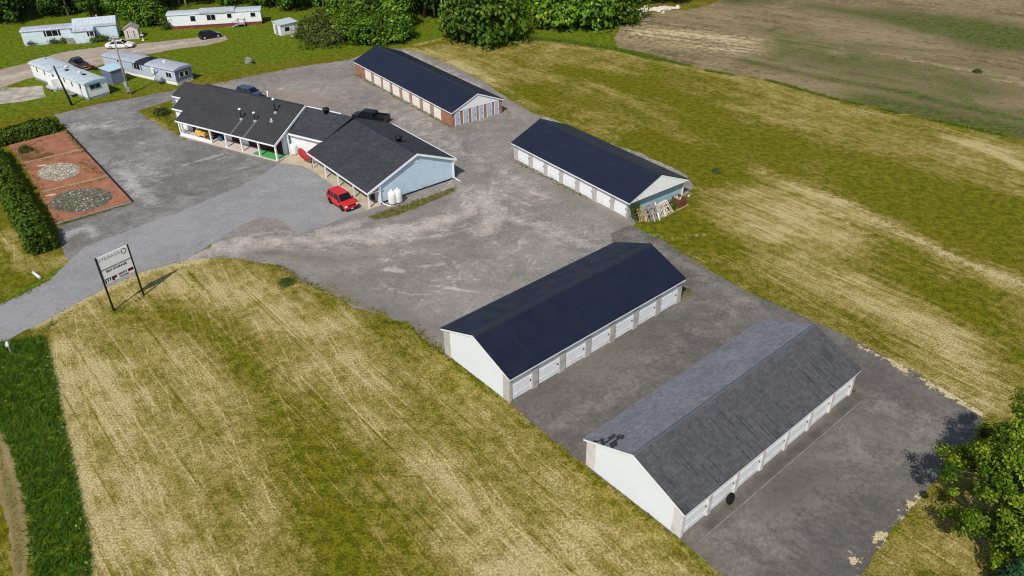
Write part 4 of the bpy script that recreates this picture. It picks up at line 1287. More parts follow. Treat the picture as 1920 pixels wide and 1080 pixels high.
# hammock on its stand
ha, hb = P(560.5, 288.5), P(586.5, 315.5)
t = thing('hammock', 'red hammock slung between two dark posts by the motel', 'hammock', (ha + hb) / 2, math.atan2(hb[1] - ha[1], hb[0] - ha[0]))
hl = np.hypot(*(hb - ha)[:2]) / 2
for s in (-1, 1):
    MB().tube([(s * hl, 0, 0), (s * (hl + 0.12), 0, 1.5)], 0.06, 8).build('post', 'black', t, True)
    MB().tube([(s * (hl + 0.08), 0, 1.25), (s * hl * 0.72, 0, 0.98)], 0.02, 5).build('rope', 'black', t)
cl = MB(); rings = []
for k in range(13):
    u = -1 + 2 * k / 12
    wd = 0.55 * math.sqrt(max(0.02, 1 - u * u)) + 0.05
    zc = 0.95 - 0.42 * (1 - u * u)
    ring_ = [(u * hl * 0.74, wd * math.sin(a), zc + 0.28 * (1 - math.cos(a)) * 0.9) for a in np.linspace(-1.2, 1.2, 7)]
    rings.append(ring_ + [(p[0], p[1] * 0.97, p[2] + 0.02) for p in ring_[::-1]])
cl.loft(rings).build('sling', plain('red_canvas', (168, 52, 58), 0.8, 0.1, 0.15), t, True)

# ------------------------------------------------------------------ roadside sign
sL0, sR0 = P(213.5, 582), P(269.5, 554)
sc_ = (sL0 + sR0) / 2
syaw = math.atan2(sR0[1] - sL0[1], sR0[0] - sL0[0])
sw = np.hypot(*(sR0 - sL0)[:2])
HS = 5.75
SIGNW = plain('white_sign_face', (250, 250, 250), 0.35, 0.5, 0.02)
sign = thing('roadside_sign', 'white storage sign board on two tall black posts beside the driveway', 'sign', sc_, syaw)
for s in (-1, 1):
    MB().box(s * sw / 2 - 0.07, s * sw / 2 + 0.07, -0.07, 0.07, 0, HS).build('post', 'black', sign)
MB().box(-sw / 2 + 0.071, sw / 2 - 0.071, -0.04, 0.04, HS - 1.32, HS - 0.03).build('top_panel', SIGNW, sign)
MB().box(-sw / 2 + 0.071, sw / 2 - 0.071, -0.05, 0.05, HS - 1.46, HS - 1.325).build('divider', 'galv', sign)
mp = MB().box(-sw / 2 + 0.071, sw / 2 - 0.071, -0.04, 0.04, HS - 2.85, HS - 1.465).build('lower_panel', SIGNW, sign)
MAR = plain('maroon_paint', (104, 22, 44), 0.5, 0.3, 0.06)
MB().box(-0.75, -0.25, -0.046, -0.0405, HS - 2.62, HS - 2.36).box(-0.75, -0.5, -0.046, -0.0405, HS - 2.8, HS - 2.62).box(0.88, 1.42, -0.046, -0.0405, HS - 2.62, HS - 2.32).build('maroon_block', MAR, sign)
MB().box(-1.4, -0.85, -0.046, -0.0405, HS - 2.42, HS - 2.34).box(-1.4, -1.3, -0.046, -0.0405, HS - 2.82, HS - 2.42).box(-1.18, -1.08, -0.046, -0.0405, HS - 2.74, HS - 2.42).box(-0.95, -0.85, -0.046, -0.0405, HS - 2.7, HS - 2.42).build('emblem', 'black', sign)


def text(body, parent, x, z, size, mat, y=-0.044, spacing=1.0, bold=0.0, name='lettering'):
    cu = bpy.data.curves.new('lettering', 'FONT')
    cu.body = body; cu.size = size; cu.space_character = spacing; cu.extrude = 0.003; cu.offset = bold
    cu.align_x = 'CENTER'; cu.align_y = 'CENTER'
    o = bpy.data.objects.new('tmp', cu)
    COL.objects.link(o)
    dg = bpy.context.evaluated_depsgraph_get()
    me = bpy.data.meshes.new_from_object(o.evaluated_get(dg))
    COL.objects.unlink(o); bpy.data.objects.remove(o)
    me.transform(Matrix.Translation((x, y, z)) @ Matrix.Rotation(PI / 2, 4, 'X'))
    me.materials.clear(); me.materials.append(MT[mat] if isinstance(mat, str) else mat)
    q = bpy.data.objects.new(name, me)
    COL.objects.link(q); q.parent = parent
    return q


text('STORAGE', sign, -0.36, HS - 0.4, 0.42, plain('grey_letter_paint', (128, 130, 130), 0.6), spacing=1.15)
text('SELF STORAGE', sign, -0.05, HS - 1.68, 0.30, 'black', spacing=1.05, bold=0.012)
text("MIKE'S", sign, 0.34, HS - 2.46, 0.30, MAR, bold=0.01)
text('TROPHIES', sign, 0.42, HS - 2.74, 0.20, 'black', bold=0.008)
text('RENTAL UNITS', sign, 0.0, HS - 1.95, 0.16, plain('pale_letter_paint', (150, 152, 152), 0.6)) if False else None
rg = MB()
for k in range(24):
    if k in (7,):
        continue
    a0, a1 = 2 * PI * k / 24, 2 * PI * (k + 1) / 24
    rg.prism([(1.05 + 0.27 * math.cos(a0), -0.0405, HS - 0.42 + 0.27 * math.sin(a0)), (1.05 + 0.27 * math.cos(a1), -0.0405, HS - 0.42 + 0.27 * math.sin(a1)),
              (1.05 + 0.2 * math.cos(a1), -0.0405, HS - 0.42 + 0.2 * math.sin(a1)), (1.05 + 0.2 * math.cos(a0), -0.0405, HS - 0.42 + 0.2 * math.sin(a0))], (0, -0.005, 0))
rg.build('ring_emblem', 'black', sign)

# ------------------------------------------------------------------ mobile homes
def home(name, label, fit, wallmat, roofmat, skirtmat, skirt=0.5, rise=0.28, ov=0.12, near_mat=None):
    x, y, yaw0, L, W, h = fit
    o = (x + math.cos(yaw0) * L, y + math.sin(yaw0) * L)
    t = thing(name, label, 'mobile home', (o[0], o[1], 0), yaw0 - PI, None)
    fr = Frame(o, yaw0 - PI)
    MB().box(0.06, L - 0.06, 0.06, W - 0.06, 0, skirt + 0.01).build('skirting', skirtmat, t)
    MB().box(0, L - 0.02, 0, W, skirt, h).build('wall', wallmat, t)
    if near_mat:
        MB().box(L - 0.018, L + 0.01, 0.01, W - 0.01, skirt + 0.01, h - 0.01).build('end_wall', near_mat, t)
    arc = [(W / 2 + (W / 2 + ov) * math.cos(a), h + 0.02 + rise * math.sin(a)) for a in np.linspace(0, PI, 9)]
    MB().yz([(W + ov, h - 0.08), *arc, (-ov, h - 0.08)], -ov, L + ov).build('roof', roofmat, t)
    return t, fr


def win_f(t, fr, px, w_, h_, y=0.0, frame='trim', bars=1, shut=None):
    """window on the front wall, centred on a photo pixel"""
    c = fr.front(px[0], px[1], y)
    x, z = c[0], c[2]
    f = MB().box(x - w_ / 2 - 0.07, x + w_ / 2 + 0.07, y - 0.04, y - 0.003, z - h_ / 2 - 0.07, z + h_ / 2 + 0.07).build('window', frame, t)
    p = MB()
    for i in range(bars):
        a = x - w_ / 2 + w_ * i / bars; b = a + w_ / bars
        p.box(a + 0.03, b - 0.03, y - 0.05, y - 0.041, z - h_ / 2, z + h_ / 2)
    p.build('pane', 'glass', f)
    if shut:
        MB().box(x - w_ / 2 - 0.42, x - w_ / 2 - 0.08, y - 0.045, y - 0.003, z - h_ / 2, z + h_ / 2).box(x + w_ / 2 + 0.08, x + w_ / 2 + 0.42, y - 0.045, y - 0.003, z - h_ / 2, z + h_ / 2).build('shutter', shut, f)


def win_e(t, fr, px, w_, h_, xl, frame='trim', bars=1):
    c = fr.end(px[0], px[1], xl)
    y, z = c[1], c[2]
    f = MB().box(xl + 0.003, xl + 0.04, y - w_ / 2 - 0.07, y + w_ / 2 + 0.07, z - h_ / 2 - 0.07, z + h_ / 2 + 0.07).build('window', frame, t)
    p = MB()
    for i in range(bars):
        a = y - w_ / 2 + w_ * i / bars; b = a + w_ / bars
        p.box(xl + 0.041, xl + 0.05, a + 0.03, b - 0.03, z - h_ / 2, z + h_ / 2)
    p.build('pane', 'glass', f)


MT['roof_pale'] = siding('pale_metal_roof', (188, 198, 204), 0.6, 0, 0.08, 0.02, (140, 140, 138))
MT['roof_grey'] = siding('grey_metal_roof', (172, 177, 186), 0.6, 0, 0.1, 0.02, (120, 118, 118))
MT['grey_siding'] = siding('grey_vertical_siding', (186, 196, 208), 0.3, 0, 0.06, 0.02)
MT['dark_siding'] = siding('slate_siding', (118, 126, 146), 0.2, 2, 0.06, 0.02)
MT['aqua'] = plain('aqua_trim', (140, 196, 200), 0.5)
MT['aqua_siding'] = siding('pale_aqua_siding', (214, 228, 238), 0.18, 2, 0.05, 0.02)
MT['maroon_skirt'] = plain('maroon_skirting', (128, 62, 66), 0.8, 0.2, 0.2, 2)
MT['roof_lilac'] = siding('pale_worn_roof', (184, 186, 198), 0.6, 0, 0.14, 0.02, (140, 132, 130))

T1, f1 = home('mobile_home', 'white mobile home with aqua trim and a wide dark end window', (-66.11, 118.46, 2.48, 17.84, 3.56, 2.58), 'white_siding', 'roof_pale', 'galv', 0.4)
L1 = 17.84
for px in ((69.5, 130.5), (83.5, 136.5), (99, 142.5), (101.8, 144.5), (120.5, 149.5), (135, 157), (151, 162)):
    win_f(T1, f1, px, 0.45, 0.75)
win_e(T1, f1, (178, 161.5), 1.7, 0.65, L1, 'aqua', 2)
MB().yz([(-0.1, 2.5), (3.66, 2.5), (3.66, 2.64), (1.78, 2.9), (-0.1, 2.64)], L1 + 0.13, L1 + 0.16).build('roof_trim', 'aqua', T1)
MB().box(L1 - 0.01, L1 + 0.05, -0.02, 0.1, 0.4, 2.5).build('corner_trim', 'aqua', T1)
c = f1.front(88, 146, 0)
MB().box(7.6, 9.2, -1.1, -0.005, 0, 1.9).build('entry_porch', 'white_siding', T1)
MB().box(13.2, 14.4, -1.0, -0.005, 0.42, 0.5).box(13.2, 13.5, -1.3, -1.0, 0.2, 0.28).build('landing', 'wood_grey', T1)
rl = MB()
for x in (13.25, 13.8, 14.35):
    rl.bar((x, -0.95, 0), (x, -0.95, 1.3), 0.05)
rl.bar((13.25, -0.95, 1.3), (14.35, -0.95, 1.3), 0.05)
rl.build('railing', 'galv', T1)
for px in ((84.5, 111), (125.5, 132), (157.5, 140.5)):
    q = f1.loc(P(px[0], px[1], 2.85))
    MB().box(q[0] - 0.35, q[0] + 0.35, q[1] - 0.25, q[1] + 0.25, 2.78, 3.0).build('roof_hatch', 'black', T1)
for px in ((124.5, 127), (149, 137.5)):
    q = f1.loc(P(px[0], px[1], 2.9))
    MB().lathe([(0.18, -0.15), (0.18, 0.2), (0.3, 0.22), (0.1, 0.4)], (q[0], q[1], 2.85), 10).build('roof_vent', 'trim', T1, True)
# raised rear half of the roof
W1 = 3.56
arc = [(W1 / 2 + (W1 / 2 + 0.18) * math.cos(a), 2.72 + 0.3 * math.sin(a)) for a in np.linspace(0, PI, 9)]
MB().yz([(W1 + 0.18, 2.55), *arc, (-0.18, 2.55)], -0.2, 7.4).build('roof_overlay', 'roof_pale', T1)

T2, f2 = home('mobile_home', 'grey mobile home with white skirting and slate coloured end wall', (-54.5, 125.04, 2.62, 18.04, 3.4, 2.42), 'grey_siding', 'roof_grey', 'white', 0.55, near_mat='dark_siding')
L2 = 18.04
win_f(T2, f2, (221, 113.5), 0.5, 0.45)
win_f(T2, f2, (256.5, 124.5), 1.5, 1.0, bars=2, shut='dark_siding')
win_f(T2, f2, (316.5, 140.5), 1.3, 0.8, bars=2)
win_e(T2, f2, (340, 139), 0.75, 0.75, L2 + 0.01)
win_e(T2, f2, (349.5, 136.5), 0.75, 0.75, L2 + 0.01)
cd = f2.front(288.5, 136, 0)
d = MB().box(cd[0] - 0.5, cd[0] + 0.4, -0.05, -0.003, 0.45, 2.3).build('door', 'white', T2)
MB().box(cd[0] + 0.12, cd[0] + 0.24, -0.06, -0.051, 1.0, 2.0).build('pane', 'glass', d)
arc = lambda x0, x1, nm, mt, up: MB().yz([(3.4 + 0.16, 2.36), *[(1.7 + 1.86 * math.cos(a), 2.46 + up * math.sin(a)) for a in np.linspace(0, PI, 9)], (-0.16, 2.36)], x0, x1).build(nm, mt, T2)
arc(8.6, 10.9, 'roof_patch', 'old_tar' if 'old_tar' in MT else 'dark_fascia', 0.31)
arc(11.1, 18.2, 'roof_overlay', 'roof_grey', 0.36)
for px in ((288, 110.5), (311, 116)):
    q = f2.loc(P(px[0], px[1], 2.8))
    MB().box(q[0] - 0.2, q[0] + 0.2, 1.5, 1.9, 2.7, 3.15).build('roof_vent', 'black' if px[0] < 300 else 'trim', T2)
# oil tank standing before the grey home
q = P(300, 157)
t = thing('oil_tank', 'grey oval heating oil tank on thin legs beside the grey mobile home', 'tank', q, 2.62 - PI)
MB().lathe([(0.3, -0.75), (0.42, -0.68), (0.45, -0.5), (0.45, 0.5), (0.42, 0.68), (0.3, 0.75)], (0, 0, 0.78), 16, 'x').build('shell', 'galv', t, True)
for sx in (-0.5, 0.5):
    for sy in (-0.25, 0.25):
        MB().bar((sx, sy, 0), (sx, sy, 0.5), 0.05).build('leg', 'black', t)

T3, f3 = home('mobile_home', 'pale blue mobile home with a raised section and front extension', (-76.03, 153.79, -2.84, 16.6, 3.4, 2.65), 'aqua_siding', 'roof_lilac', 'aqua_siding', 0.3)
win_f(T3, f3, (97.5, 62.3), 2.0, 1.0, bars=2, shut='black')
win_f(T3, f3, (142, 57.3), 0.9, 0.75, shut='black')
MB().yz([(-0.15, 2.5), (3.6, 2.5), (3.6, 2.9), (1.7, 3.9), (-0.15, 2.95)], 9.0, 16.75).build('raised_roof', 'roof_pale', T3)
MB().box(9.1, 12.6, -1.6, -0.005, 0, 2.2).build('extension', 'aqua_siding', T3)
MB().prism([(8.95, -1.8, 2.2), (12.75, -1.8, 2.2), (12.75, -0.006, 2.65), (8.95, -0.006, 2.65)], (0, 0, 0.09)).build('extension_roof', 'roof_lilac', T3)
win_f(T3, f3, (172, 63), 0.75, 0.8, y=-1.6, shut='black')
MB().box(7.6, 8.9, -1.3, -0.01, 0.0, 0.5).box(7.6, 8.9, -1.3, -1.2, 0.5, 1.1).build('steps', 'wood_grey', T3)
MB().tube([(16.9, 2.6, 0), (16.9, 2.6, 4.6)], 0.06, 6).build('mast', 'black', T3)
MB().lathe([(0.12, 0), (0.12, 0.35), (0.2, 0.38)], (13.4, 1.7, 3.85), 8).build('roof_vent', 'trim', T3)

T4, f4 = home('mobile_home', 'long white mobile home with maroon skirting at the wood edge', (-50.31, 162.48, -2.96, 18.1, 3.3, 2.75), 'white_siding', 'roof_pale', 'maroon_skirt', 0.6)
win_f(T4, f4, (361.5, 34.8), 1.0, 1.0)
win_f(T4, f4, (395.5, 32.5), 1.7, 1.0, bars=2)
win_f(T4, f4, (430, 29.5), 0.9, 0.8)
win_f(T4, f4, (474, 27.3), 1.0, 0.8)
MB().yz([(-0.2, 2.7), (3.5, 2.7), (3.5, 2.95), (1.65, 3.45), (-0.2, 2.95)], 6.2, 13.1).build('raised_roof', 'roof_grey', T4)
cd = f4.front(451.5, 33, 0)
MB().box(cd[0] - 0.45, cd[0] + 0.45, -0.04, -0.003, 0.65, 2.5).build('door', 'white', T4)
st = MB().box(cd[0] - 0.7, cd[0] + 0.7, -1.5, -0.01, 0.55, 0.65)
for k in range(4):
    st.box(cd[0] - 1.0 - k * 0.3, cd[0] - 0.71 - k * 0.3, -1.5, -0.4, 0.42 - k * 0.13, 0.5 - k * 0.13)
for x in (cd[0] - 0.65, cd[0] + 0.65):
    for y in (-1.45, -0.1):
        st.bar((x, y, 0), (x, y, 1.6), 0.1)
st.bar((cd[0] - 0.65, -1.45, 1.55), (cd[0] + 0.65, -1.45, 1.55), 0.1).bar((cd[0] - 0.65, -1.45, 1.5), (cd[0] - 1.9, -1.45, 0.9), 0.1)
st.build('steps', 'wood_grey', T4)

# garden sheds
def shed(label, nl, yaw, w_, d_, h_, rise, wallm, roofm, dark=None):
    t = thing('garden_shed', label, 'shed', P(*nl), yaw, None)
    MB().xz([(0, 0), (w_, 0), (w_, h_), (w_ / 2, h_ + rise), (0, h_)], 0, d_).build('wall', wallm, t)
    s = rise / (w_ / 2)
    r = MB()
    r.xz([(-0.15, h_ - 0.15 * s + 0.01), (w_ / 2, h_ + rise + 0.01), (w_ / 2, h_ + rise + 0.09), (-0.15, h_ - 0.15 * s + 0.09)], -0.15, d_ + 0.15)
    r.xz([(w_ / 2 + 0.001, h_ + rise + 0.01), (w_ + 0.15, h_ - 0.15 * s + 0.01), (w_ + 0.15, h_ - 0.15 * s + 0.09), (w_ / 2 + 0.001, h_ + rise + 0.09)], -0.15, d_ + 0.15)
    r.build('roof', roofm, t)
    if dark:
        for a in dark:
            MB().box(w_ * a - 0.06, w_ * a + 0.06, -0.03, -0.002, 0.3, h_ * 0.85).build('door_gap', 'black', t)
    return t


PINK = siding('pale_pink_siding', (214, 200, 196), 0.35, 0, 0.06, 0.02)
sa, sb = P(236, 74.5), P(262, 72.5)
shed('small pale pink gabled garden shed beside the blue mobile home', (236, 74.5), math.atan2(sb[1] - sa[1], sb[0] - sa[0]), np.hypot(*(sb - sa)[:2]), 2.4, 1.9, 0.7, PINK, 'wood_grey', (0.25, 0.7))
sa, sb = P(528, 67.5), P(559.5, 60)
t = thing('garden_shed', 'small white flat roofed shed half hidden by scrub', 'shed', P(528, 67.5), math.atan2(sb[1] - sa[1], sb[0] - sa[0]))
w_ = np.hypot(*(sb - sa)[:2])
MB().box(0, w_, 0, 2.6, 0, 2.0).build('wall', 'white_siding', t)
MB().prism([(-0.15, -0.2, 2.01), (w_ + 0.15, -0.2, 2.01), (w_ + 0.15, 2.8, 2.25), (-0.15, 2.8, 2.25)], (0, 0, 0.1)).build('roof', 'roof_pale', t)
MB().box(-0.03, -0.002, 1.0, 1.9, 0.1, 1.8).build('door', 'wood_grey', t)
MB().box(w_ * 0.25, w_ * 0.5, -0.03, -0.002, 0.7, 1.4).build('window', 'glass', t)
q = P(196, 141)
t = thing('garden_shed', 'blue flat roofed shed directly behind the white mobile home', 'shed', P(213.5, 160), 2.48 - PI)
MB().box(-3.1, 0, 0, 2.4, 0, 2.25).build('wall', 'dark_siding', t)
MB().prism([(-3.3, -0.15, 2.26), (0.15, -0.15, 2.26), (0.15, 2.55, 2.4), (-3.3, 2.55, 2.4)], (0, 0, 0.1)).build('roof', plain('pale_aqua_roof', (176, 208, 218), 0.6), t)

# ------------------------------------------------------------------ poles
t = thing('utility_pole', 'tall grey wooden utility pole with meter boxes at its foot', 'utility pole', P(243, 176))
MB().tube([(0, 0, 0), (0, 0, 4.5), (0.03, 0, 9.2)], [0.17, 0.15, 0.11], 8).build('post', 'wood_grey', t, True)
MB().box(-0.2, 0.45, -0.45, -0.19, 0.5, 1.25).build('meter_box', 'stone_grey', t)
MB().box(-0.3, 0.2, -0.42, -0.19, 1.3, 2.1).build('meter_box', 'galv', t)
MB().tube([(0.3, -0.3, 0), (0.3, -0.3, 0.5)], 0.05, 6).build('conduit', 'galv', t)
MB().bar((-0.9, 0, 8.6), (0.9, 0, 8.6), 0.12).build('crossarm', 'wood_grey', t)
for x in (-0.8, -0.3, 0.3, 0.8):
    MB().lathe([(0.05, 0), (0.08, 0.1), (0.04, 0.2)], (x, 0, 8.66), 8).build('insulator', 'black', t)
t = thing('utility_pole', 'dark leaning wooden pole in front of the white mobile home', 'utility pole', P(135, 197.5))
MB().tube([(0, 0, 0), (-0.45, 0.1, 3.0), (-0.9, 0.2, 6.1)], [0.17, 0.15, 0.12], 8).build('post', plain('tarred_wood', (58, 54, 50), 0.9, 0.1, 0.25, 4), t, True)


# ------------------------------------------------------------------ vehicles
MT['red_paint'] = plain('red_car_paint', (208, 44, 38), 0.28, 0.5, 0.03)
MT['white_paint'] = plain('white_car_paint', (226, 226, 222), 0.3, 0.5, 0.03)
MT['black_paint'] = plain('black_car_paint', (20, 20, 26), 0.25, 0.5, 0.05)
MT['blue_paint'] = plain('blue_grey_car_paint', (66, 78, 104), 0.28, 0.5, 0.05)
MT['old_paint'] = plain('dull_grey_car_paint', (72, 74, 76), 0.5, 0.4, 0.2)
MT['lamp'] = plain('headlamp_glass', (232, 232, 226), 0.15, 0.6, 0.03)
MT['tail'] = plain('tail_lamp_red', (150, 24, 22), 0.25, 0.5, 0.05)
MT['alloy'] = plain('alloy_wheel', (176, 178, 180), 0.4, 0.5, 0.05)


def vehicle(name, label, cat, center, yaw, paint_, kind, L, W, H, wb, rim='alloy', plate=True):
    """local x to the front"""
    t = thing(name, label, cat, center, yaw)
    hl, hw = L / 2, W / 2
    wr = 0.38 if kind in ('suv', 'pickup') else 0.32
    gc = 0.24 if kind in ('suv', 'pickup') else 0.19
    if kind == 'suv':
        belt = 0.62 * H; prof = [(-hl, .5, .9), (-hl + .08, .3, belt), (-hl + .9, gc, belt), (hl - 1.25, gc, belt), (hl - .95, gc, belt - .02), (hl - .25, .26, belt - .1), (hl - .06, .3, belt - .16), (hl, .42, belt - .3)]
        gl = [(-hl + .12, -hl + .42), (hl - 1.05, hl - 1.75)]
    elif kind == 'hatch':
        belt = 0.62 * H; prof = [(-hl, .45, .75), (-hl + .1, .3, belt), (-hl + .9, gc, belt), (hl - 1.2, gc, belt), (hl - .9, gc, belt - .03), (hl - .3, .26, belt - .2), (hl - .08, .3, belt - .3), (hl, .4, belt - .4)]
        gl = [(-hl + .1, -hl + .85), (hl - 1.0, hl - 1.9)]
    elif kind == 'sedan':
        belt = 0.64 * H; prof = [(-hl, .45, .72), (-hl + .1, .3, belt - .04), (-hl + 1.0, gc, belt), (hl - 1.4, gc, belt), (hl - 1.1, gc, belt - .02), (hl - .35, .26, belt - .16), (hl - .08, .3, belt - .24), (hl, .42, belt - .36)]
        gl = [(-hl + .85, -hl + 1.45), (hl - 1.25, hl - 2.0)]
    else:
        belt = 0.6 * H; prof = [(-hl, .5, belt - .05), (-hl + .05, .4, belt), (-hl + 1.9, gc + .05, belt), (-hl + 1.95, gc, belt), (hl - 1.3, gc, belt), (hl - .3, .28, belt - .06), (hl - .06, .3, belt - .12), (hl, .45, belt - .25)]
        gl = [(-hl + 1.95, -hl + 2.05), (hl - 1.25, hl - 1.75)]
    rings = []
    for x, zb, zt in prof:
        e = 1 - 0.12 * max(0, (abs(x) - hl + 0.5) / 0.5) ** 2
        w0 = hw * e
        rings.append([(x, -w0 * .9, zb), (x, -w0, zb + .12), (x, -w0, (zb + zt) / 2 + .05), (x, -w0 * .95, zt - .04), (x, -w0 * .86, zt), (x, w0 * .86, zt), (x, w0 * .95, zt - .04), (x, w0, (zb + zt) / 2 + .05), (x, w0, zb + .12), (x, w0 * .9, zb)])
    body = MB().loft(rings)
    bo = body.build('body', paint_, t, False, 0.02)
    (rb, rt), (fb, ft) = gl
    wt = hw * .74; wbm = hw * .92
    zb, zt = belt - .02, H - .05
    gm = MB().loft([[(rb, -wbm, zb), (rt, -wt, zt), (rt, wt, zt), (rb, wbm, zb)], [(fb, -wbm, zb), (ft, -wt, zt), (ft, wt, zt), (fb, wbm, zb)]])
    gm.build('windows', 'glass', t)
    rp = MB().loft([[(rt - .06, -wt - .03, zt - .03), (rt - .02, -wt * .85, H), (rt - .02, wt * .85, H), (rt - .06, wt + .03, zt - .03)], [(ft + .06, -wt - .03, zt - .03), (ft + .0, -wt * .85, H - .01), (ft + .0, wt * .85, H - .01), (ft + .06, wt + .03, zt - .03)]])
    rp.build('roof_panel', paint_, t)
    for s in (-1, 1):
        xm = (fb + rb) / 2
        ps = [((fb, s * (wbm - .02), zb), (ft, s * wt, zt), .07), ((rb, s * (wbm - .02), zb), (rt, s * wt, zt), .11), ((xm, s * wbm, zb), ((ft + rt) / 2, s * (wt + .005), zt), .06)]
        if kind in ('suv',):
            ps.append(((rb + .75, s * wbm, zb), (rt + .6, s * (wt + .005), zt), .05))
        for a, b, w0 in ps:
            MB().bar(a, b, w0).build('pillar', paint_, t)
    for sx in (-wb / 2, wb / 2):
        for s in (-1, 1):
            wh = MB().lathe([(wr * .7, -.11), (wr * .96, -.11), (wr, -.06), (wr, .06), (wr * .96, .11), (wr * .7, .11)], (sx, s * (hw - .1), wr), 18, 'y').build('wheel', 'rubber', t, True)
            MB().lathe([(wr * .62, -.115), (wr * .66, 0), (wr * .62, .115)], (sx, s * (hw - .095), wr), 14, 'y').build('rim', rim, wh, True)
    for s in (-1, 1):
        zh = prof[-2][2] - .12
        MB().box(hl - .12, hl + .012, s * hw * .78 - .15, s * hw * .78 + .15, zh - .1, zh + .06).build('headlight', 'lamp', t)
        MB().box(-hl - .012, -hl + .1, s * hw * .82 - .1, s * hw * .82 + .1, belt - .35, belt - .1).build('tail_light', 'tail', t)
        MB().box(fb - .28, fb - .1, s * (hw + .02) - .1 * (1 if s < 0 else 0), s * (hw + .02) + .1 * (1 if s > 0 else 0), belt - .02, belt + .14).build('mirror', 'black', t)
    MB().box(hl - .06, hl + .02, -hw * .86, hw * .86, gc + .06, gc + .22).box(-hl - .02, -hl + .06, -hw * .86, hw * .86, gc + .1, gc + .26).build('bumper', 'black', t)
    if kind in ('suv', 'pickup'):
        for sx in (-wb / 2, wb / 2):
            for s in (-1, 1):
                rr = wr + .09
                MB().prism([(sx + rr * math.cos(a), s * (hw + .004), wr + rr * math.sin(a)) for a in np.linspace(0, PI, 11)], (0, -s * .05, 0)).build('wheel_arch', 'black', t)
    if kind == 'suv':
        MB().box(-wb / 2 + wr + .1, wb / 2 - wr - .1, -hw - .006, hw + .006, gc + .02, gc + .16).build('side_sill', 'black', t)
        MB().box(hl - .05, hl + .014, -hw * .55, hw * .55, prof[-2][2] - .2, prof[-2][2] - .06).build('grille', 'black', t)
    if plate:
        MB().box(hl + .021, hl + .03, -.15, .15, gc + .1, gc + .2).build('number_plate', 'white', t)
    if kind == 'pickup':
        MB().box(-hl + .12, -hl + 1.88, -hw * .8, hw * .8, belt + .004, belt + .012).build('bed_floor', 'black', t)
        bw = MB().box(-hl + .02, -hl + 1.9, -hw * .96, -hw * .82, belt - .03, belt + .16).box(-hl + .02, -hl + 1.9, hw * .82, hw * .96, belt - .03, belt + .16).box(-hl + .02, -hl + .12, -hw * .81, hw * .81, belt - .03, belt + .16)
        bw.build('bed_sides', paint_, t)
    return t


def by_wheels(rear, front, side, W):
    """ground points of one side's wheels in the photo -> centre and yaw; side +1 when those wheels are on the left"""
    a, b = P(*rear), P(*front)
    d = (b - a) / np.linalg.norm(b - a); n = np.array([-d[1], d[0], 0])
    return (a + b) / 2 - side * n * (W / 2 - 0.1), math.atan2(d[1], d[0])


c, y = by_wheels((621.2, 381.5), (642.8, 395.5), -1, 1.8)
vehicle('parked_car', 'red boxy suv parked on the driveway by the motel porch', 'car', c, y, 'red_paint', 'suv', 4.25, 1.84, 1.72, 2.57, 'black')
c, y = by_wheels((208.5, 92.3), (238.8, 91.0), -1, 1.82)
vehicle('parked_car', 'white four door saloon on the dirt lane before the blue home', 'car', c, y, 'white_paint', 'sedan', 5.0, 1.85, 1.44, 2.9)
c, y = by_wheels((384.6, 74.6), (410, 70.2), -1, 1.74)
vehicle('parked_car', 'black hatchback at the end of the dirt lane', 'car', c, y, 'black_paint', 'hatch', 4.2, 1.76, 1.48, 2.6)
pa, pb = P(446, 166, 0.8), P(490, 177, 0.8)
vehicle('parked_car', 'blue grey estate car half hidden behind the motel roof', 'car', (*((pa + pb) / 2)[:2], 0), math.atan2(pb[1] - pa[1], pb[0] - pa[0]), 'blue_paint', 'suv', 4.5, 1.8, 1.5, 2.65)
pa, pb = P(725, 224, 0.6), P(665, 215.5, 0.6)
vehicle('pickup_truck', 'black pickup truck with an open bed behind the motel', 'truck', (*((pa + pb) / 2)[:2], 0), math.atan2(pb[1] - pa[1], pb[0] - pa[0]), 'black_paint', 'pickup', 5.6, 1.95, 1.62, 3.5)
pa, pb = P(161, 128, 0.6), P(133, 112, 0.6)
tv = vehicle('pickup_truck', 'old dull grey pickup truck parked behind the white mobile home', 'truck', (*((pa + pb) / 2)[:2], 0), math.atan2(pb[1] - pa[1], pb[0] - pa[0]), 'old_paint', 'pickup', 5.0, 1.85, 1.7, 3.0)
t = thing('board_pile', 'heap of rusty brown boards behind the old grey pickup', 'boards', P(168, 131), 0.3)
for k in range(9):
    a = random.uniform(-0.8, 0.8)
    MB().bar((-1.2 * math.cos(a), -1.0 * math.sin(a) + random.uniform(-.5, .5), 0.1 + k * 0.09), (1.2 * math.cos(a), 1.0 * math.sin(a) + random.uniform(-.5, .5), 0.15 + k * 0.1), 0.25, 0.07).build('board', 'wood_brown' if k % 3 else 'wood_tan', t)
# white cart-like tank beside the white home
q = P(101, 168.5)
t = thing('covered_boat', 'small boat under a white cover beside the white mobile home', 'boat', q, 2.48 - PI)
rings = []
for k in range(9):
    u = -1 + k / 4
    w0 = 0.75 * (1 - max(0, u) ** 2.2 * 0.85) * (0.9 if k == 0 else 1); z1 = 0.85 + 0.25 * (1 - u * u)
    rings.append([(u * 1.7, w0 * math.cos(a), 0.35 + (z1 - 0.35) * (math.sin(a) if a <= PI else 0) - (0.25 * w0 * -math.sin(a) if a > PI else 0)) for a in np.linspace(0, 2 * PI, 12, endpoint=False)])
MB().loft(rings).build('hull', 'roof_grey', t, True)
t.scale = (0.8, 0.8, 0.8)
for s in (-0.5, 0.5):
    MB().box(s - 0.1, s + 0.1, -0.6, 0.6, 0, 0.25).build('cradle', 'black', t)

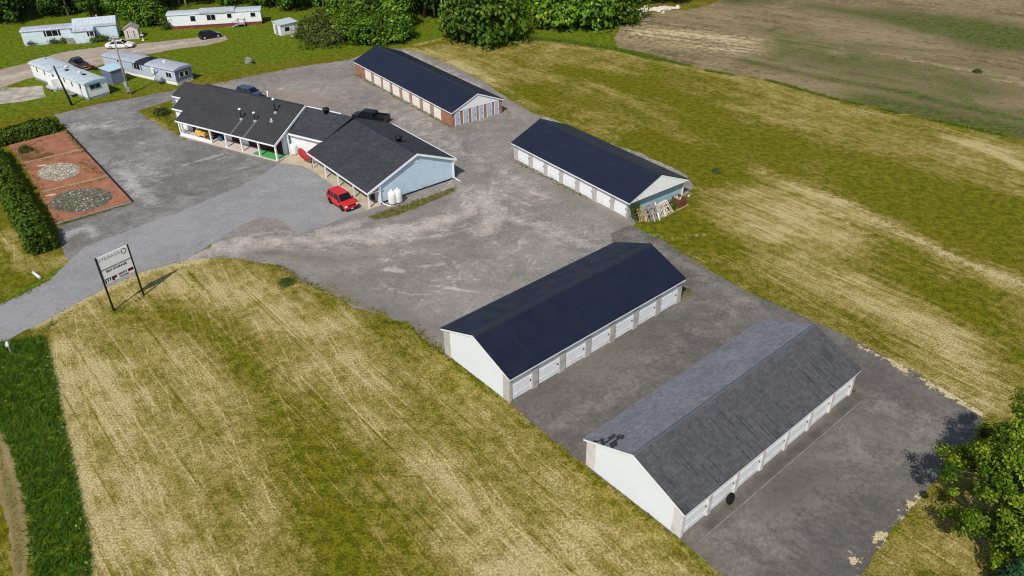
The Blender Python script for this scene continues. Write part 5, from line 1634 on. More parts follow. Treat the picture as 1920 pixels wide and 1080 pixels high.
# tire leaning on the grey shingled row
fD = Frame(*names['D'][:2])
q = fD.front(1371, 919, -0.25)
qq = fD.o + fD.u * q[0] + fD.n * -0.42
t = thing('spare_tire', 'worn black tire leaning on a white storage door', 'tire', (qq[0], qq[1], 0), names['D'][1])
tv = MB(); rg = []
for j in range(28):
    a = 2 * PI * j / 28
    rg.append([((0.29 + 0.14 * math.cos(b)) * math.cos(a), 0.0 + 0.12 * math.sin(b), (0.29 + 0.14 * math.cos(b)) * math.sin(a)) for b in np.linspace(0, 2 * PI, 10, endpoint=False)])
rg.append(rg[0])
i0 = 0
tv.v = [p for r_ in rg[:-1] for p in r_]
for j in range(28):
    for k in range(10):
        tv.f.append((j * 10 + k, j * 10 + (k + 1) % 10, ((j + 1) % 28) * 10 + (k + 1) % 10, ((j + 1) % 28) * 10 + k))
tv.v = [(x, y * 1.0 + 0.22 * (z + 0.43) * 0.9, z + 0.43) for x, y, z in tv.v]
tv.build('tread', 'rubber', t, True)

tag(MB().box(0.6, 21.2, -1.03, -0.96, 0.0, 0.035).build('kerb_strip', plain('worn_kerb_concrete', (132, 126, 119), 0.9, 0.1, 0.3, 1.5)), kind='structure')
bpy.data.objects['kerb_strip'].location = tuple(names['D'][0]) + (0.0,)
bpy.data.objects['kerb_strip'].rotation_euler = (0, 0, names['D'][1])
# ------------------------------------------------------------------ pallets and junk at the teal gable
fB = Frame(*names['B'][:2]); LB = names['B'][2]


def pallet(label, px, yaw, lean, mat, base=0.0, w_=1.25, d_=1.5, n=6):
    q = P(*px)
    t = thing('wooden_pallet', label, 'pallet', (q[0], q[1], base), yaw, 'pallets against the storage gable')
    R_ = Matrix.Rotation(lean, 4, 'X')
    def put(mb): mb.v = [tuple(R_ @ Vector(v)) for v in mb.v]; return mb
    put(MB().box(-w_ / 2, w_ / 2, 0, 0.1, 0.02, 0.11).box(-w_ / 2, w_ / 2, d_ / 2 - .05, d_ / 2 + .05, 0.02, 0.11).box(-w_ / 2, w_ / 2, d_ - 0.1, d_, 0.02, 0.11)).build('stringers', mat, t)
    for k in range(n):
        x = -w_ / 2 + (w_ - 0.11) * k / (n - 1) + random.uniform(-.03, .03)
        if base == 0 and lean and random.random() < 0.15:
            continue
        put(MB().box(x, x + 0.11, random.uniform(-.15, .05), d_ + random.uniform(-.1, .2), 0.112, 0.135)).build('slat', mat, t)


gy = names['B'][1]
face = gy + PI / 2      # local +y points away from the gable... leaned back towards the wall
for lab, px, ln_, mat in (('tan pallet propped at the corner of the storage gable by green weeds', (1206, 414), 1.15, 'wood_tan'),
                          ('grey pallet leaning flat on the stacked pallets at the gable', (1222, 412), 1.0, 'wood_grey'),
                          ('grey pallet with wide slats leaning out from the gable', (1232, 410.5), 0.95, 'wood_grey'),
                          ('pale pallet with broken slats near the middle of the gable', (1243, 405), 1.1, 'stone'),
                          ('pale pallet lying low at the right of the leaning pallets', (1254, 399), 0.7, 'stone')):
    pallet(lab, px, face, ln_, mat)
for k in range(5):
    q = P(1226, 403)
    pallet('grey pallet in the stack against the gable, level %s' % ('lowest', 'second', 'third', 'fourth', 'topmost')[k], (1226, 402), face, 0, 'wood_grey', k * 0.155, 1.25, 1.1)
for lab, a, b, hh, m in (('long pale board leaning on the grey pallets at the gable', (1237, 414), (1226, 398), 1.3, 'stone'), ('long pale board leaning at the middle of the gable pallets', (1248, 407), (1240, 394), 1.2, 'stone'),
                         ('tan board leaning on the leftmost pallet at the gable', (1212, 417), (1207, 404), 1.1, 'wood_tan'), ('weathered grey board propped between the gable pallets', (1228, 417), (1218, 400), 1.25, 'wood_grey')):
    pa_, pb_ = P(*a), P(*b)
    t = thing('loose_board', lab, 'board', pa_)
    MB().bar((0, 0, 0.03), tuple(pb_ - pa_ + np.array([0, 0, hh])), 0.16, 0.05).build('plank', m, t)
t = thing('junk_crate', 'rusty brown open crate of scrap by the gable corner', 'crate', P(1272, 384), gy)
MB().box(-0.6, 0.6, -0.6, -0.52, 0, 1.0).box(-0.6, 0.6, 0.52, 0.6, 0, 1.0).box(-0.6, -0.52, -0.519, 0.519, 0, 1.0).box(0.52, 0.6, -0.519, 0.519, 0, 1.0).box(-0.519, 0.519, -0.519, 0.519, 0, 0.1).build('side_boards', 'wood_brown', t)
sc = MB()
for k in range(9):
    sc.bar((random.uniform(-.4, .4), random.uniform(-.4, .4), .3), (random.uniform(-.5, .5), random.uniform(-.5, .5), random.uniform(1.0, 1.25)), 0.09)
sc.build('scrap', 'stone', t)
t = thing('plank', 'long pale plank lying in the grass before the pallets', 'plank', P(1268, 396), math.atan2(*(P(1295, 382) - P(1240, 410))[[1, 0]]))
MB().box(-2.2, 2.2, -0.07, 0.07, 0.02, 0.08).build('board', 'wood_tan', t)
t = thing('plastic_bucket', 'small white bucket behind the scrap crate', 'bucket', P(1291, 370.5))
MB().lathe([(0.13, 0), (0.16, 0.32), (0.17, 0.34)], n=12).build('bucket_body', 'white', t, True)
MB().tube([(-.16, 0, .33), (0, 0, .47), (.16, 0, .33)], 0.01, 5).build('handle', 'black', t)

# culvert pipe by the driveway, mailbox at the ditch
a, b = P(63, 513), P(77, 523.5)
t = thing('drain_pipe', 'short white drain pipe end in the grass beside the driveway', 'pipe', (a + b) / 2, math.atan2(b[1] - a[1], b[0] - a[0]))
hl = np.hypot(*(b - a)[:2]) / 2
MB().tube([(-hl, 0, 0.16), (hl, 0, 0.14)], 0.14, 10).build('barrel', 'white', t, True)
MB().lathe([(0.17, -0.08), (0.17, 0.08)], (hl, 0, 0.14), 10, 'x').build('collar', 'galv', t, True)
t = thing('mailbox', 'small white mailbox on a post in the ditch grass', 'mailbox', P(22, 664), 0.5)
MB().bar((0, 0, 0), (0, 0, 1.0), 0.09).build('post', 'wood_grey', t)
MB().xz([(-.13, 1.0), (.13, 1.0), (.13, 1.13), (.08, 1.22), (-.08, 1.22), (-.13, 1.13)], -.25, .25).build('box', 'white', t)
# timber dividers and edging of the red beds
for lab, a, b, m in (('pale timber divider between the upper and middle red gravel beds', (46, 306.5), (156, 281), 'wood_tan'), ('pale timber divider between the middle and lower red gravel beds', (78, 361.5), (203, 331), 'wood_tan'),
                     ('black timber edging along the parking side of the gravel beds', (125, 245), (249, 378.5), 'black'), ('dark timber edging at the lower end of the gravel beds', (104, 421.5), (247, 380.5), 'wood_grey')):
    p, q = P(*a), P(*b)
    t = tag(MB().bar(p + np.array([0, 0, .09]), q + np.array([0, 0, .09]), 0.16, 0.14).build('timber_edging', m), lab, 'edging')
for lab, c, l_ in (('short white plank lying on the middle red gravel bed', (79, 311), 1.0), ('short pale plank lying on the lower red gravel bed', (95, 366.5), 1.1)):
    t = tag(MB().box(-l_ / 2, l_ / 2, -.15, .15, 0.02, 0.08).build('plank', 'stone'), lab, 'plank')
    t.location = P(*c); t.rotation_euler = (0, 0, 0.45)


# ------------------------------------------------------------------ vegetation
def quads(name, C_, N_, S_, T_, mat, parent=None, aspect=1.0, kind=None):
    """one mesh of leaf quads: centres, normals, sizes, tints"""
    n = len(C_)
    N_ = N_ / (np.linalg.norm(N_, axis=1)[:, None] + 1e-9)
    r = rng.normal(size=(n, 3))
    a = np.cross(N_, r); a /= np.linalg.norm(a, axis=1)[:, None] + 1e-9
    b = np.cross(N_, a)
    s = S_[:, None]
    fold = N_ * s * 0.25
    V = np.stack([C_ - a * s, C_ + b * s * 0.62 * aspect + fold, C_ + a * s, C_ - b * s * 0.62 * aspect + fold], 1).reshape(-1, 3)
    return raw(name, V, 4, n, T_, mat, parent, kind)


def raw(name, V, k, n, T_, mat, parent=None, kind=None):
    me = bpy.data.meshes.new(name)
    me.vertices.add(len(V)); me.loops.add(n * k); me.polygons.add(n)
    me.vertices.foreach_set('co', V.astype(np.float32).ravel())
    me.loops.foreach_set('vertex_index', np.arange(n * k, dtype=np.int32))
    me.polygons.foreach_set('loop_start', (np.arange(n) * k).astype(np.int32))
    me.update(calc_edges=True)
    at = me.attributes.new('tint', 'FLOAT', 'FACE')
    at.data.foreach_set('value', T_.astype(np.float32))
    me.materials.append(MT[mat])
    o = bpy.data.objects.new(name, me)
    COL.objects.link(o)
    if parent is not None:
        o.parent = parent
    if kind:
        o['kind'] = kind
    return o


def crown_cloud(nc, per, rx, rz, zc, cr, leaf, lump=0.35, low=-0.75, shell=0.5):
    """clumps spread through a lumpy ellipsoid; returns centres, normals, sizes, tints"""
    cs = []; seed = rng.uniform(0, 50)
    while len(cs) < nc:
        d = rng.normal(size=3); d /= np.linalg.norm(d)
        if d[2] < low:
            continue
        k = rng.uniform(shell, 1.0) ** 0.6 * (1 + lump * noise.noise(Vector((d[0] * 1.7 + seed, d[1] * 1.7, d[2] * 1.7))) * 1.6)
        taper = 1 - 0.25 * max(0, d[2])
        cs.append((d[0] * rx * k * taper, d[1] * rx * k * taper, zc + d[2] * rz * k, rng.uniform(0.6, 1.35)))
    cs = np.array(cs)
    C_ = []; N_ = []; T_ = []
    for c in cs:
        m = int(per * c[3])
        q = rng.normal(size=(m, 3)) * cr * c[3] * np.array([0.62, 0.62, 0.42])
        C_.append(c[:3] + q)
        out = (c[:3] - np.array([0, 0, zc])) / np.array([rx, rx, rz])
        N_.append(out * 0.6 + np.array([0, 0, 0.7]) + q / (cr * c[3]) * 0.5 + rng.normal(size=(m, 3)) * 0.45)
        T_.append(np.clip(rng.normal(0.45 + 0.15 * rng.normal(), 0.2, m), 0, 1))
    C_ = np.concatenate(C_); N_ = np.concatenate(N_); T_ = np.concatenate(T_)
    return C_, N_, rng.uniform(0.7, 1.3, len(C_)) * leaf, T_, cs


def limbs(mb, cs, base, h0, n, r0):
    sel = cs[rng.choice(len(cs), min(n, len(cs)), replace=False)]
    for c in sel:
        z0 = rng.uniform(h0 * 0.55, h0)
        a = Vector((base[0], base[1], z0)); e = Vector(c[:3])
        m = (a + e) / 2 + Vector((0, 0, 0.2))
        mb.tube([a, m, e], [r0 * 0.45, r0 * 0.28, r0 * 0.08], 5)


def make_tree(name, label, cat, loc, H, R, nc, per, cr, leaf, leafm, bark='bark', zc=None, rz=None, group=None, low=-0.75, r0=None, shell=0.5, lump=0.35):
    t = thing(name, label, cat, loc, rng.uniform(0, 6), group)
    zc = zc or H * 0.58; rz = rz or H * 0.44; r0 = r0 or H * 0.022
    C_, N_, S_, T_, cs = crown_cloud(nc, per, R, rz, zc, cr, leaf, lump, low, shell)
    C_[:, 2] = np.maximum(C_[:, 2], 0.06)
    quads('crown', C_, N_, S_, T_, leafm, t)
    mb = MB().tube([(0, 0, 0), (0.05, 0, H * 0.25), (-0.05, 0.05, H * 0.5), (0, 0, H * 0.8)], [r0 * 1.25, r0, r0 * 0.7, r0 * 0.2], 8)
    limbs(mb, cs, (0, 0), H * 0.55, 14, r0)
    mb.build('trunk', bark, t, True)
    return t


def place(proto, loc, s, sz=None, label=None, group=None, rz=None):
    c = copy_tree(proto)
    c.location = tuple(float(v) for v in loc)
    c.scale = (s, s, sz or s)
    c.rotation_euler = (0, 0, rz if rz is not None else rng.uniform(0, 6.28))
    if label: c['label'] = label
    if group: c['group'] = group
    return c


rng = np.random.default_rng(5)
# the big tree by the asphalt lane
make_tree('maple_tree', 'large leafy green tree at the corner of the asphalt lane', 'tree', P(1906, 1035), 11.8, 4.9, 400, 190, 0.40, 0.098, 'leaf_tree', zc=6.0, rz=5.8, low=-0.97, shell=0.55, lump=0.35)
# spruce under it
sp = thing('spruce_tree', 'small dark green spruce below the large leafy tree', 'tree', P(1880, 1130))
C_ = []; N_ = []
for k in range(2600):
    h = rng.uniform(0.02, 1) ** 0.65
    rr = 1.9 * (1 - h) * (0.55 + 0.45 * rng.random()) * (0.8 + 0.2 * math.sin(h * 40))
    a = rng.uniform(0, 2 * PI)
    C_.append((rr * math.cos(a), rr * math.sin(a), 0.2 + 4.3 * h)); N_.append((0.5 * math.cos(a), 0.5 * math.sin(a), 0.8))
C_ = np.array(C_); N_ = np.array(N_) + rng.normal(size=(len(C_), 3)) * 0.3
quads('crown', C_, N_, rng.uniform(0.12, 0.24, len(C_)), rng.uniform(0, 1, len(C_)), 'needle', sp, 0.4)
MB().tube([(0, 0, 0), (0, 0, 2.5), (0, 0, 4.5)], [0.12, 0.07, 0.02], 7).build('trunk', 'bark', sp, True)


# hedges
def hedge(label, a, b, thick, h, side, n):
    p0, p1 = P(*a), P(*b)
    d = p1 - p0; L = np.linalg.norm(d); u = d / L; nn = np.array([-u[1], u[0], 0]) * side
    yaw = math.atan2(u[1], u[0])
    t = thing('hedge', label, 'hedge', p0 + nn * thick / 2, yaw)
    m = n
    x = rng.uniform(-0.2, L + 0.2, m)
    face = rng.integers(0, 10, m)
    ang = rng.uniform(0, PI, m)
    k = np.array([1 + 0.26 * noise.noise(Vector((xx * 0.8, aa * 1.6, 3))) + 0.16 * noise.noise(Vector((xx * 2.6, aa * 4, 8))) for xx, aa in zip(x, ang)])
    e = 0.55
    cy = np.sign(np.cos(ang)) * np.abs(np.cos(ang)) ** e; cz = np.sin(ang) ** e
    dep = 1 - rng.uniform(0, 0.35, m) ** 1.5
    endr = np.clip(np.minimum(x + 0.3, L + 0.3 - x) / 0.9, 0.3, 1) ** 0.5
    C_ = np.column_stack([x, cy * thick / 2 * k * dep * endr, np.maximum(0.08, cz * h * k * dep * endr)])
    ends = rng.random(m) < 0.05
    C_[ends, 0] = np.where(rng.random(ends.sum()) < 0.5, rng.uniform(-0.35, 0.1, ends.sum()), L + rng.uniform(-0.1, 0.35, ends.sum()))
    C_[ends, 1] = rng.uniform(-0.42, 0.42, ends.sum()) * thick; C_[ends, 2] = rng.uniform(0.1, 0.88, ends.sum()) * h
    N_ = np.column_stack([rng.normal(size=m) * 0.4, cy, cz + 0.25]) + rng.normal(size=(m, 3)) * 0.4
    q = quads('foliage', C_, N_, rng.uniform(0.1, 0.22, m), np.clip(rng.normal(0.45, 0.22, m), 0, 1), 'leaf_hedge', t)
    return t


hedge('clipped green hedge along the upper end of the red gravel beds', (-40, 288), (114, 247), 2.4, 1.9, 1, 9000)
hedge('long clipped green hedge along the outer side of the red gravel beds', (8, 292), (111, 464), 2.9, 1.9, -1, 16000)

# bushes and trees at the wood's edge, each of its own
bush = make_tree('bush', 'dense rounded green bush, foremost of the clump behind the brick storage row', 'bush', P(700, 80), 5.2, 3.4, 120, 34, 0.85, 0.27, 'leaf_bush', zc=2.3, rz=2.6, low=-0.8, shell=0.55)
bush2 = make_tree('bush', 'broad olive green bush at the left of the clump behind the brick storage row', 'bush', P(664, 70), 6.0, 3.8, 130, 34, 0.9, 0.28, 'leaf_bush', zc=2.7, rz=3.0, low=-0.8, shell=0.55)
place(bush, P(742, 74), 1.0, None, 'green bush at the right end of the clump behind the brick storage row')
place(bush2, P(690, 52), 1.15, 1.3, 'taller green bush in the middle of the clump behind the brick storage row')
place(bush, P(742, 50), 1.15, 1.3, 'green bush behind the right end of the clump')
place(bush2, P(650, 48), 1.0, 1.2, 'green bush behind the left end of the clump')
place(bush2, P(274, 44), 1.02, 1.0, 'round light green bush between the blue and the white mobile homes')
for (px, s, lab) in (((912, 76), 1.65, 'large dark green tree standing alone at the corner of the mown lawn'), ((880, 66), 1.35, 'dark green tree just left of the large one at the lawn corner'), ((948, 66), 1.05, 'dark green bush just right of the large tree at the lawn corner')):
    place(bush2, P(*px), s, s * 1.15, lab)
place(bush2, P(1052, 46), 1.45, 1.5, 'dark green tree left of the stone row, beside the stone heap')
place(bush, P(1098, 48), 1.8, 1.9, 'dark green tree between the stone heap and the stone row')
place(bush2, P(1146, 40), 1.5, 1.6, 'dark green tree directly at the end of the stone row')
scrub = make_tree('scrub_bush', 'loose olive scrub bush beside the small white shed', 'bush', P(600, 72), 2.6, 2.6, 60, 26, 0.7, 0.2, 'leaf_olive', zc=1.1, rz=1.3, low=-0.6, shell=0.3)
for i, (px, s) in enumerate((((622, 66), 1.2), ((580, 62), 1.0), ((566, 72), 0.55), ((604, 52), 1.3), ((632, 80), 0.8), ((612, 84), 0.7), ((586, 80), 0.6))):
    place(scrub, P(*px), s, None, 'loose olive scrub bush in the rough ground between white shed and bush clump', 'scrub bushes by the white shed')
scrub['label'] = 'loose olive scrub bush in the rough ground between white shed and bush clump'; scrub['group'] = 'scrub bushes by the white shed'
place(scrub, P(318, 53), 0.7, 0.8, 'low green shrub at the left end of the white mobile home')
for px, lab in (((62, 84), 'low dark shrub at the left corner of the pale blue home'), ((103, 81), 'low dark shrub under the wide window of the pale blue home'), ((119, 79.5), 'low dark shrub beside the steps of the pale blue home'), ((178, 78), 'low shrub in front of the extension of the pale blue home'), ((196, 76.5), 'low shrub right of the extension of the pale blue home')):
    place(scrub, P(*px), 0.42, 0.4, lab)
place(scrub, P(1191, 411), 0.24, 0.75, 'green weed bush at the corner of the navy roofed storage row with pallets')
place(scrub, P(1258, 390), 0.22, 0.35, 'small green weed bush between the pallets and the scrap crate')
place(scrub, P(1342, 324), 0.22, 0.25, 'tiny dark shrub alone on the mown lawn right of the teal gable')
place(scrub, P(303, 214), 0.5, 0.35, 'low weedy shrub on the grass beside the motel end')
place(scrub, P(538, 531), 0.33, 0.16, 'flat green weed clump on the edge of gravel and lawn')
place(scrub, P(1832, 136), 0.3, 0.2, 'small dark weed clump alone on the ploughed field')
place(scrub, P(48, 284), 0.35, 0.3, 'weedy shrub growing on the upper red gravel bed')

# woodland: trunks and crowns in rows
w1 = make_tree('leafy_tree', 'x', 'tree', P(20, 30), 12.5, 3.8, 120, 26, 1.0, 0.33, 'leaf_wood', zc=7.4, rz=5.6, low=-0.85, r0=0.2)
w2 = make_tree('leafy_tree', 'x', 'tree', P(90, 24), 14.0, 3.4, 120, 26, 0.95, 0.33, 'leaf_wood', bark='birch', zc=8.6, rz=5.6, low=-0.7, r0=0.16)
w3 = make_tree('leafy_tree', 'x', 'tree', P(170, 36), 9.0, 3.6, 110, 28, 0.9, 0.30, 'leaf_wood', zc=4.6, rz=4.6, low=-0.9, r0=0.16)
edge = [(-130, 62), (-60, 56), (0, 44), (60, 40), (110, 30), (150, 36), (230, 36), (300, 22), (400, 8), (500, 8), (560, 22), (620, 28), (700, 34), (770, 30), (810, 36), (850, 34), (900, 40), (970, 20), (1030, 22), (1100, 24), (1180, 16), (1260, 8), (1330, -2)]
ew = [P(*p) for p in edge]


def section(px):
    return ('tall leafy tree in the wood behind the pale blue mobile home' if px < 290 else 'tall leafy tree in the wood behind the long white mobile home' if px < 560 else
            'tall leafy tree in the wood beyond the bush clump' if px < 990 else 'tall leafy tree in the dark wood behind the stone row'), ('wood behind the blue home' if px < 290 else 'wood behind the white home' if px < 560 else 'wood beyond the bush clump' if px < 990 else 'wood behind the stone row')


first = True
protos = [w1, w2, w3]
used = set()
cum = 0.0
for row in range(4):
    for i in range(len(ew) - 1):
        a, b = ew[i], ew[i + 1]
        L = np.linalg.norm(b - a)
        st = (5.4, 5.0, 5.5, 6.5)[row]
        n = max(1, int(round(L / st)))
        for k in range(n):
            f = (k + rng.uniform(0.1, 0.9)) / n
            q = a + (b - a) * f
            q = q + np.array([rng.uniform(-1, 1), row * 5.5 + rng.uniform(-1.2, 1.5) + 0.8, 0])
            px = edge[i][0] + (edge[i + 1][0] - edge[i][0]) * f
            r_ = rng.random()
            pr_ = (w3 if r_ < 0.5 else w1 if r_ < 0.8 else w2) if row == 0 else (w1 if r_ < 0.5 else w2)
            if row == 0 and rng.random() < 0.22:
                continue
            s = rng.uniform(0.75, 1.15)
            lab, grp = section(px)
            if id(pr_) not in used:
                used.add(id(pr_)); c = pr_; c.location = tuple(q); c.scale = (s, s, s); c['label'] = lab; c['group'] = grp
            else:
                place(pr_, q, s, s * rng.uniform(0.85, 1.2), lab, grp)
for px, h in (((608, 22), 13), ((812, 18), 13), ((829, 36), 12), ((835, 38), 9), ((696, 20), 12)):
    t = thing('birch_tree', 'slender white birch trunk standing at the wood edge', 'tree', P(*px), 0, 'white birches at the wood edge')
    MB().tube([(0, 0, 0), (0.1, 0, h * .4), (-0.1, 0, h * .8), (0, 0, h)], [0.2, 0.17, 0.1, 0.03], 7).build('trunk', 'birch', t, True)
    C_, N_, S_, T_, cs = crown_cloud(40, 26, 1.7, h * .25, h * .8, 0.7, 0.26, low=-0.9)
    quads('crown', C_, N_, S_, T_, 'leaf_wood', t)

# stones
sm_ = [MB().rock((0, 0, 0), (1, 0.8, 0.7), k, 2).build('stone', 'stone') for k in range(4)]
first_used = [False] * 4


def stone(loc, s, label, group):
    k = int(rng.integers(0, 4))
    if not first_used[k]:
        first_used[k] = True; o = sm_[k]
    else:
        o = sm_[k].copy(); COL.objects.link(o)
    o.location = (float(loc[0]), float(loc[1]), 0.35 * s); o.scale = (s * rng.uniform(.8, 1.3), s, s * rng.uniform(.8, 1.2)); o.rotation_euler = (0, 0, rng.uniform(0, 6))
    return tag(o, label, 'stone', group)


for k in range(95):
    f = rng.random()
    x = 1172 + f * 100
    y = np.interp(x, [1172, 1195, 1225, 1250, 1275], [27, 23, 19, 17, 15.5]) + rng.normal() * (3.0 if x < 1245 else 1.0)
    stone(P(x, y), rng.uniform(0.22, 0.55), 'pale field stone in the long row between wood and ploughed field', 'row of field stones')
for k in range(13):
    stone(P(1008 + rng.uniform(-10, 10), 38 + rng.uniform(-3.5, 3.5)), rng.uniform(0.3, 0.6), 'pale boulder in the small heap before the dark trees', 'heap of boulders')
o = MB().rock((0, 0, 0.45), (0.75, 0.6, 0.75), 9, 3).build('boulder', 'stone_grey', None, True); o.location = P(468, 119.5)
tag(o, 'grey boulder alone on the grass near the wide gravel yard', 'boulder')
for px, yw, lab in (((841, 38), 0.5, 'pale fallen log at the foot of the birches'), ((846, 44), 0.1, 'pale fallen log in the grass below the birches')):
    t = tag(MB().tube([(-2.2, 0, 0.2), (0, 0.1, 0.25), (2.2, 0, 0.2)], [0.2, 0.18, 0.13], 8).build('fallen_log', 'birch'), lab, 'log')
    t.location = P(*px); t.rotation_euler = (0, 0, yw)
t = thing('scrap_barrow', 'red and white wheelbarrow among the scrub by the white shed', 'wheelbarrow', P(558, 72), 0.4)
MB().loft([[(-.5, -.3, .35), (.6, -.25, .35), (.6, .25, .35), (-.5, .3, .35)], [(-.7, -.42, .7), (.85, -.38, .75), (.85, .38, .75), (-.7, .42, .7)]]).build('tray', 'tail', t)
MB().lathe([(.12, -.05), (.2, -.05), (.2, .05), (.12, .05)], (.8, 0, .2), 12, 'y').build('wheel', 'rubber', t)
for s in (-1, 1):
    MB().bar((.8, s * .12, .2), (-1.2, s * .3, .6), .05).build('handle', 'white', t)
for px, lab in (((269, 76.5), 'small weathered garden ornament on the grass beside the pink shed'),):
    t = thing('garden_ornament', lab, 'ornament', P(*px))
    MB().lathe([(.3, 0), (.3, .15), (.12, .25), (.1, .9), (.35, 1.0), (.38, 1.15), (.1, 1.2)], n=12).build('pedestal', 'stone', t, True)
    MB().lathe([(.05, 1.2), (.15, 1.4), (.1, 1.65), (.02, 1.75)], n=10).build('figure', 'stone_grey', t, True)


# ---- grass as geometry
def blades(name, XY, hgt, wid, mat, tint, per=3, lean=0.5):
    n = len(XY) * per
    base = np.repeat(np.column_stack([XY, np.zeros(len(XY))]), per, 0) + np.column_stack([rng.normal(size=(n, 2)) * 0.06, np.zeros(n)])
    h = np.repeat(hgt, per) * rng.uniform(0.6, 1.3, n)
    a = rng.uniform(0, 2 * PI, n)
    side = np.column_stack([np.cos(a), np.sin(a), np.zeros(n)]) * wid
    ln = rng.normal(size=(n, 2)) * lean
    tip = base + np.column_stack([ln * h[:, None], h])
    V = np.stack([base - side, base + side, tip], 1).reshape(-1, 3)
    T_ = np.clip(np.repeat(tint, per) + rng.normal(size=n) * 0.15, 0, 1)
    return raw(name, V, 3, n, T_, mat, None, 'stuff')


def scatter(poly, dens):
    w = W2(poly); a = np.array(w); lo = a.min(0); hi = a.max(0)
    n = int((hi - lo).prod() * dens)
    q = rng.uniform(lo, hi, (n, 2))
    return q[inside(q[:, 0], q[:, 1], w)]


verge = [(-60, 665), (0, 642), (84, 630), (93, 660), (110, 740), (139, 880), (168, 1020), (176, 1100), (58, 1100), (50, 960), (24, 855), (-8, 800), (-60, 740)]
q = scatter(verge, 42)
k = np.array([noise.fractal(Vector((p[0] * .35, p[1] * .35, 2)), .8, 2, 4) for p in q])
k2 = np.array([noise.noise(Vector((p[0] * 1.6, p[1] * 1.6, 5))) for p in q])
g_ = blades('ditch_grass', q, np.clip(0.34 + 0.16 * k + 0.12 * k2, 0.1, 0.8), 0.035, 'blade', np.clip(0.36 + 0.28 * k + 0.22 * k2, 0, 1), 3, 0.75)


def along(lines, dens, width):
    out = []
    for l in lines:
        w = W2(l)
        for i in range(len(w) - 1):
            a = np.array(w[i]); b = np.array(w[i + 1]); L = np.hypot(*(b - a)); n = int(L * dens)
            f = rng.random((n, 1))
            out.append(a + (b - a) * f + rng.normal(size=(n, 2)) * width)
    return np.concatenate(out)


q = along([[(950, 68), (1060, 78), (1160, 93), (1240, 112)]], 60, 0.6)
q = np.concatenate([q, along([[(1240, 112), (1330, 134), (1440, 151), (1560, 185), (1700, 216), (1800, 236), (1940, 268)]], 34, 0.28)])
keep = np.array([noise.noise(Vector((p[0] * .22, p[1] * .22, 9))) > -0.18 or p[0] < 22 for p in q])
q = q[keep]
blades('field_verge_grass', q, rng.uniform(0.15, 0.42, len(q)), 0.05, 'blade', rng.uniform(0.2, 1.0, len(q)), 3, 0.6)
q = along([[(840, 668), (905, 716), (957, 754)], [(1104, 876), (1180, 936), (1272, 1012)], [(700, 600), (760, 612), (800, 640), (838, 668)], [(520, 497), (560, 522), (610, 545)],
           [(666, 140), (740, 180), (848, 239)], [(0, 572), (45, 552), (80, 532)], [(85, 627), (100, 605)], [(104, 422), (180, 400), (247, 381)], [(126, 246), (160, 286)], [(1262, 562), (1300, 540)], [(1590, 738), (1605, 730)],
           [(330, 232), (345, 258)], [(960, 300), (1100, 372)], [(1186, 416), (1240, 420), (1290, 375)], [(213, 584), (270, 556)], [(300, 205), (325, 235)]], 14, 0.22)
blades('edge_weeds', q, rng.uniform(0.06, 0.24, len(q)), 0.035, 'tuft', rng.uniform(0, 0.9, len(q)), 3, 0.7)
q = along([[(1190, 424), (1250, 456), (1330, 507), (1400, 547), (1500, 591), (1600, 638), (1700, 692), (1842, 774)], [(1742, 915), (1690, 975), (1640, 1040), (1600, 1100)], [(838, 668), (905, 716), (957, 755), (1095, 873), (1275, 1014), (1350, 1078)], [(380, 484), (450, 484), (520, 498), (560, 525), (670, 578), (775, 614), (838, 665)], [(90, 600), (180, 552), (265, 512), (345, 490)], [(800, 104), (900, 150), (1000, 212), (1120, 262), (1280, 325)], [(400, 160), (560, 126), (660, 112)]], 9, 0.38)
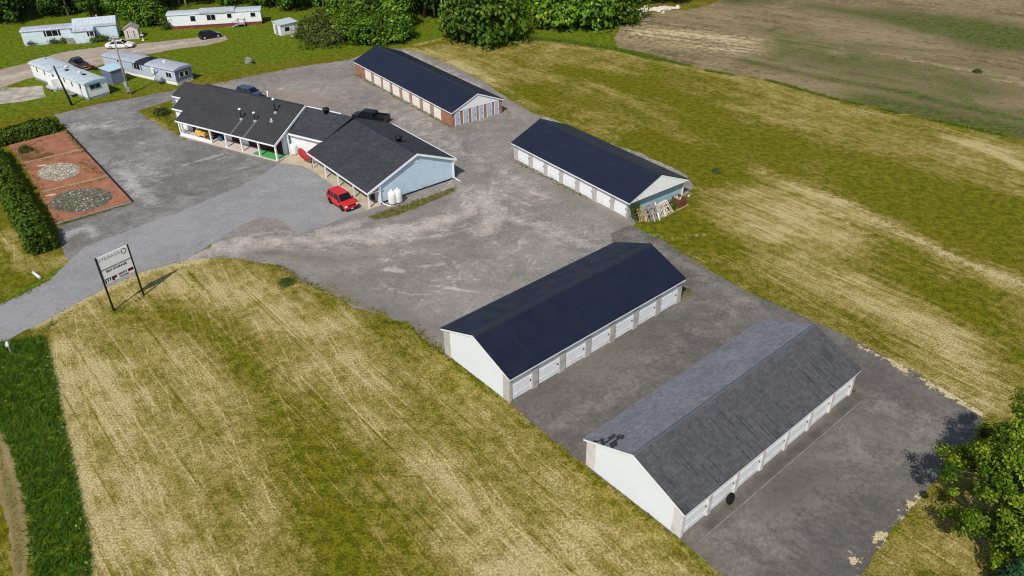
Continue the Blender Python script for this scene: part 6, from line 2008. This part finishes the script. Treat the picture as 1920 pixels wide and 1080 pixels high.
blades('verge_weeds', q, rng.uniform(0.03, 0.12, len(q)), 0.04, 'tuft', rng.uniform(0.3, 1.0, len(q)), 3, 0.9)
q = scatter([(690, 408), (720, 394), (800, 368), (858, 349), (852, 360), (780, 390), (730, 408), (700, 412)], 30)
blades('border_grass', q, rng.uniform(0.06, 0.2, len(q)), 0.035, 'tuft', rng.uniform(0, 0.7, len(q)), 3, 0.7)
q = scatter([(560, 40), (640, 40), (660, 90), (560, 96)], 3)
blades('rough_grass', q, rng.uniform(0.3, 0.8, len(q)), 0.09, 'tuft', rng.uniform(0, 0.8, len(q)), 4, 0.5)
# pale seed heads along the ditch
q = along([[(93, 665), (108, 735), (137, 875), (166, 1015), (174, 1090)]], 4, 0.3)
q = np.concatenate([q, scatter(verge, 0.12)])
C_ = np.column_stack([q, rng.uniform(0.35, 0.6, len(q))])
MT['seed'] = plain('pale_seed_heads', (196, 192, 150), 0.9, 0.1, 0.2)
quads('seed_heads', C_, rng.normal(size=(len(q), 3)) * 0.4 + np.array([0, 0, 1]), rng.uniform(0.03, 0.07, len(q)), rng.random(len(q)), 'seed', None, 1.0, 'stuff')

# weeds and loose stones on the red beds
q = np.concatenate([along([[(20, 276), (60, 270), (122, 248)], [(44, 309), (156, 284)], [(78, 364), (202, 334)], [(30, 290), (70, 340), (104, 415)], [(110, 418), (245, 381)]], 8, 0.3), scatter([(24, 280), (70, 268), (100, 290), (60, 302), (40, 304)], 7), scatter([(140, 300), (165, 300), (198, 328), (170, 334)], 6), scatter([(95, 375), (210, 362), (215, 380), (110, 400)], 3)])
blades('bed_weeds', q, rng.uniform(0.06, 0.22, len(q)), 0.04, 'tuft', rng.uniform(0, 0.8, len(q)), 3, 0.7)
q = np.concatenate([scatter([(66, 322), (110, 304), (154, 322), (110, 340)], 4.0), scatter([(90, 378), (150, 352), (215, 370), (150, 399)], 2.0)])
mb = MB()
for i, p in enumerate(q):
    s = rng.uniform(0.05, 0.13)
    mb.rock((p[0], p[1], s * 0.4), (s, s * 0.8, s * 0.7), i, 1)
tag(mb.build('gravel', 'stone'), kind='stuff')
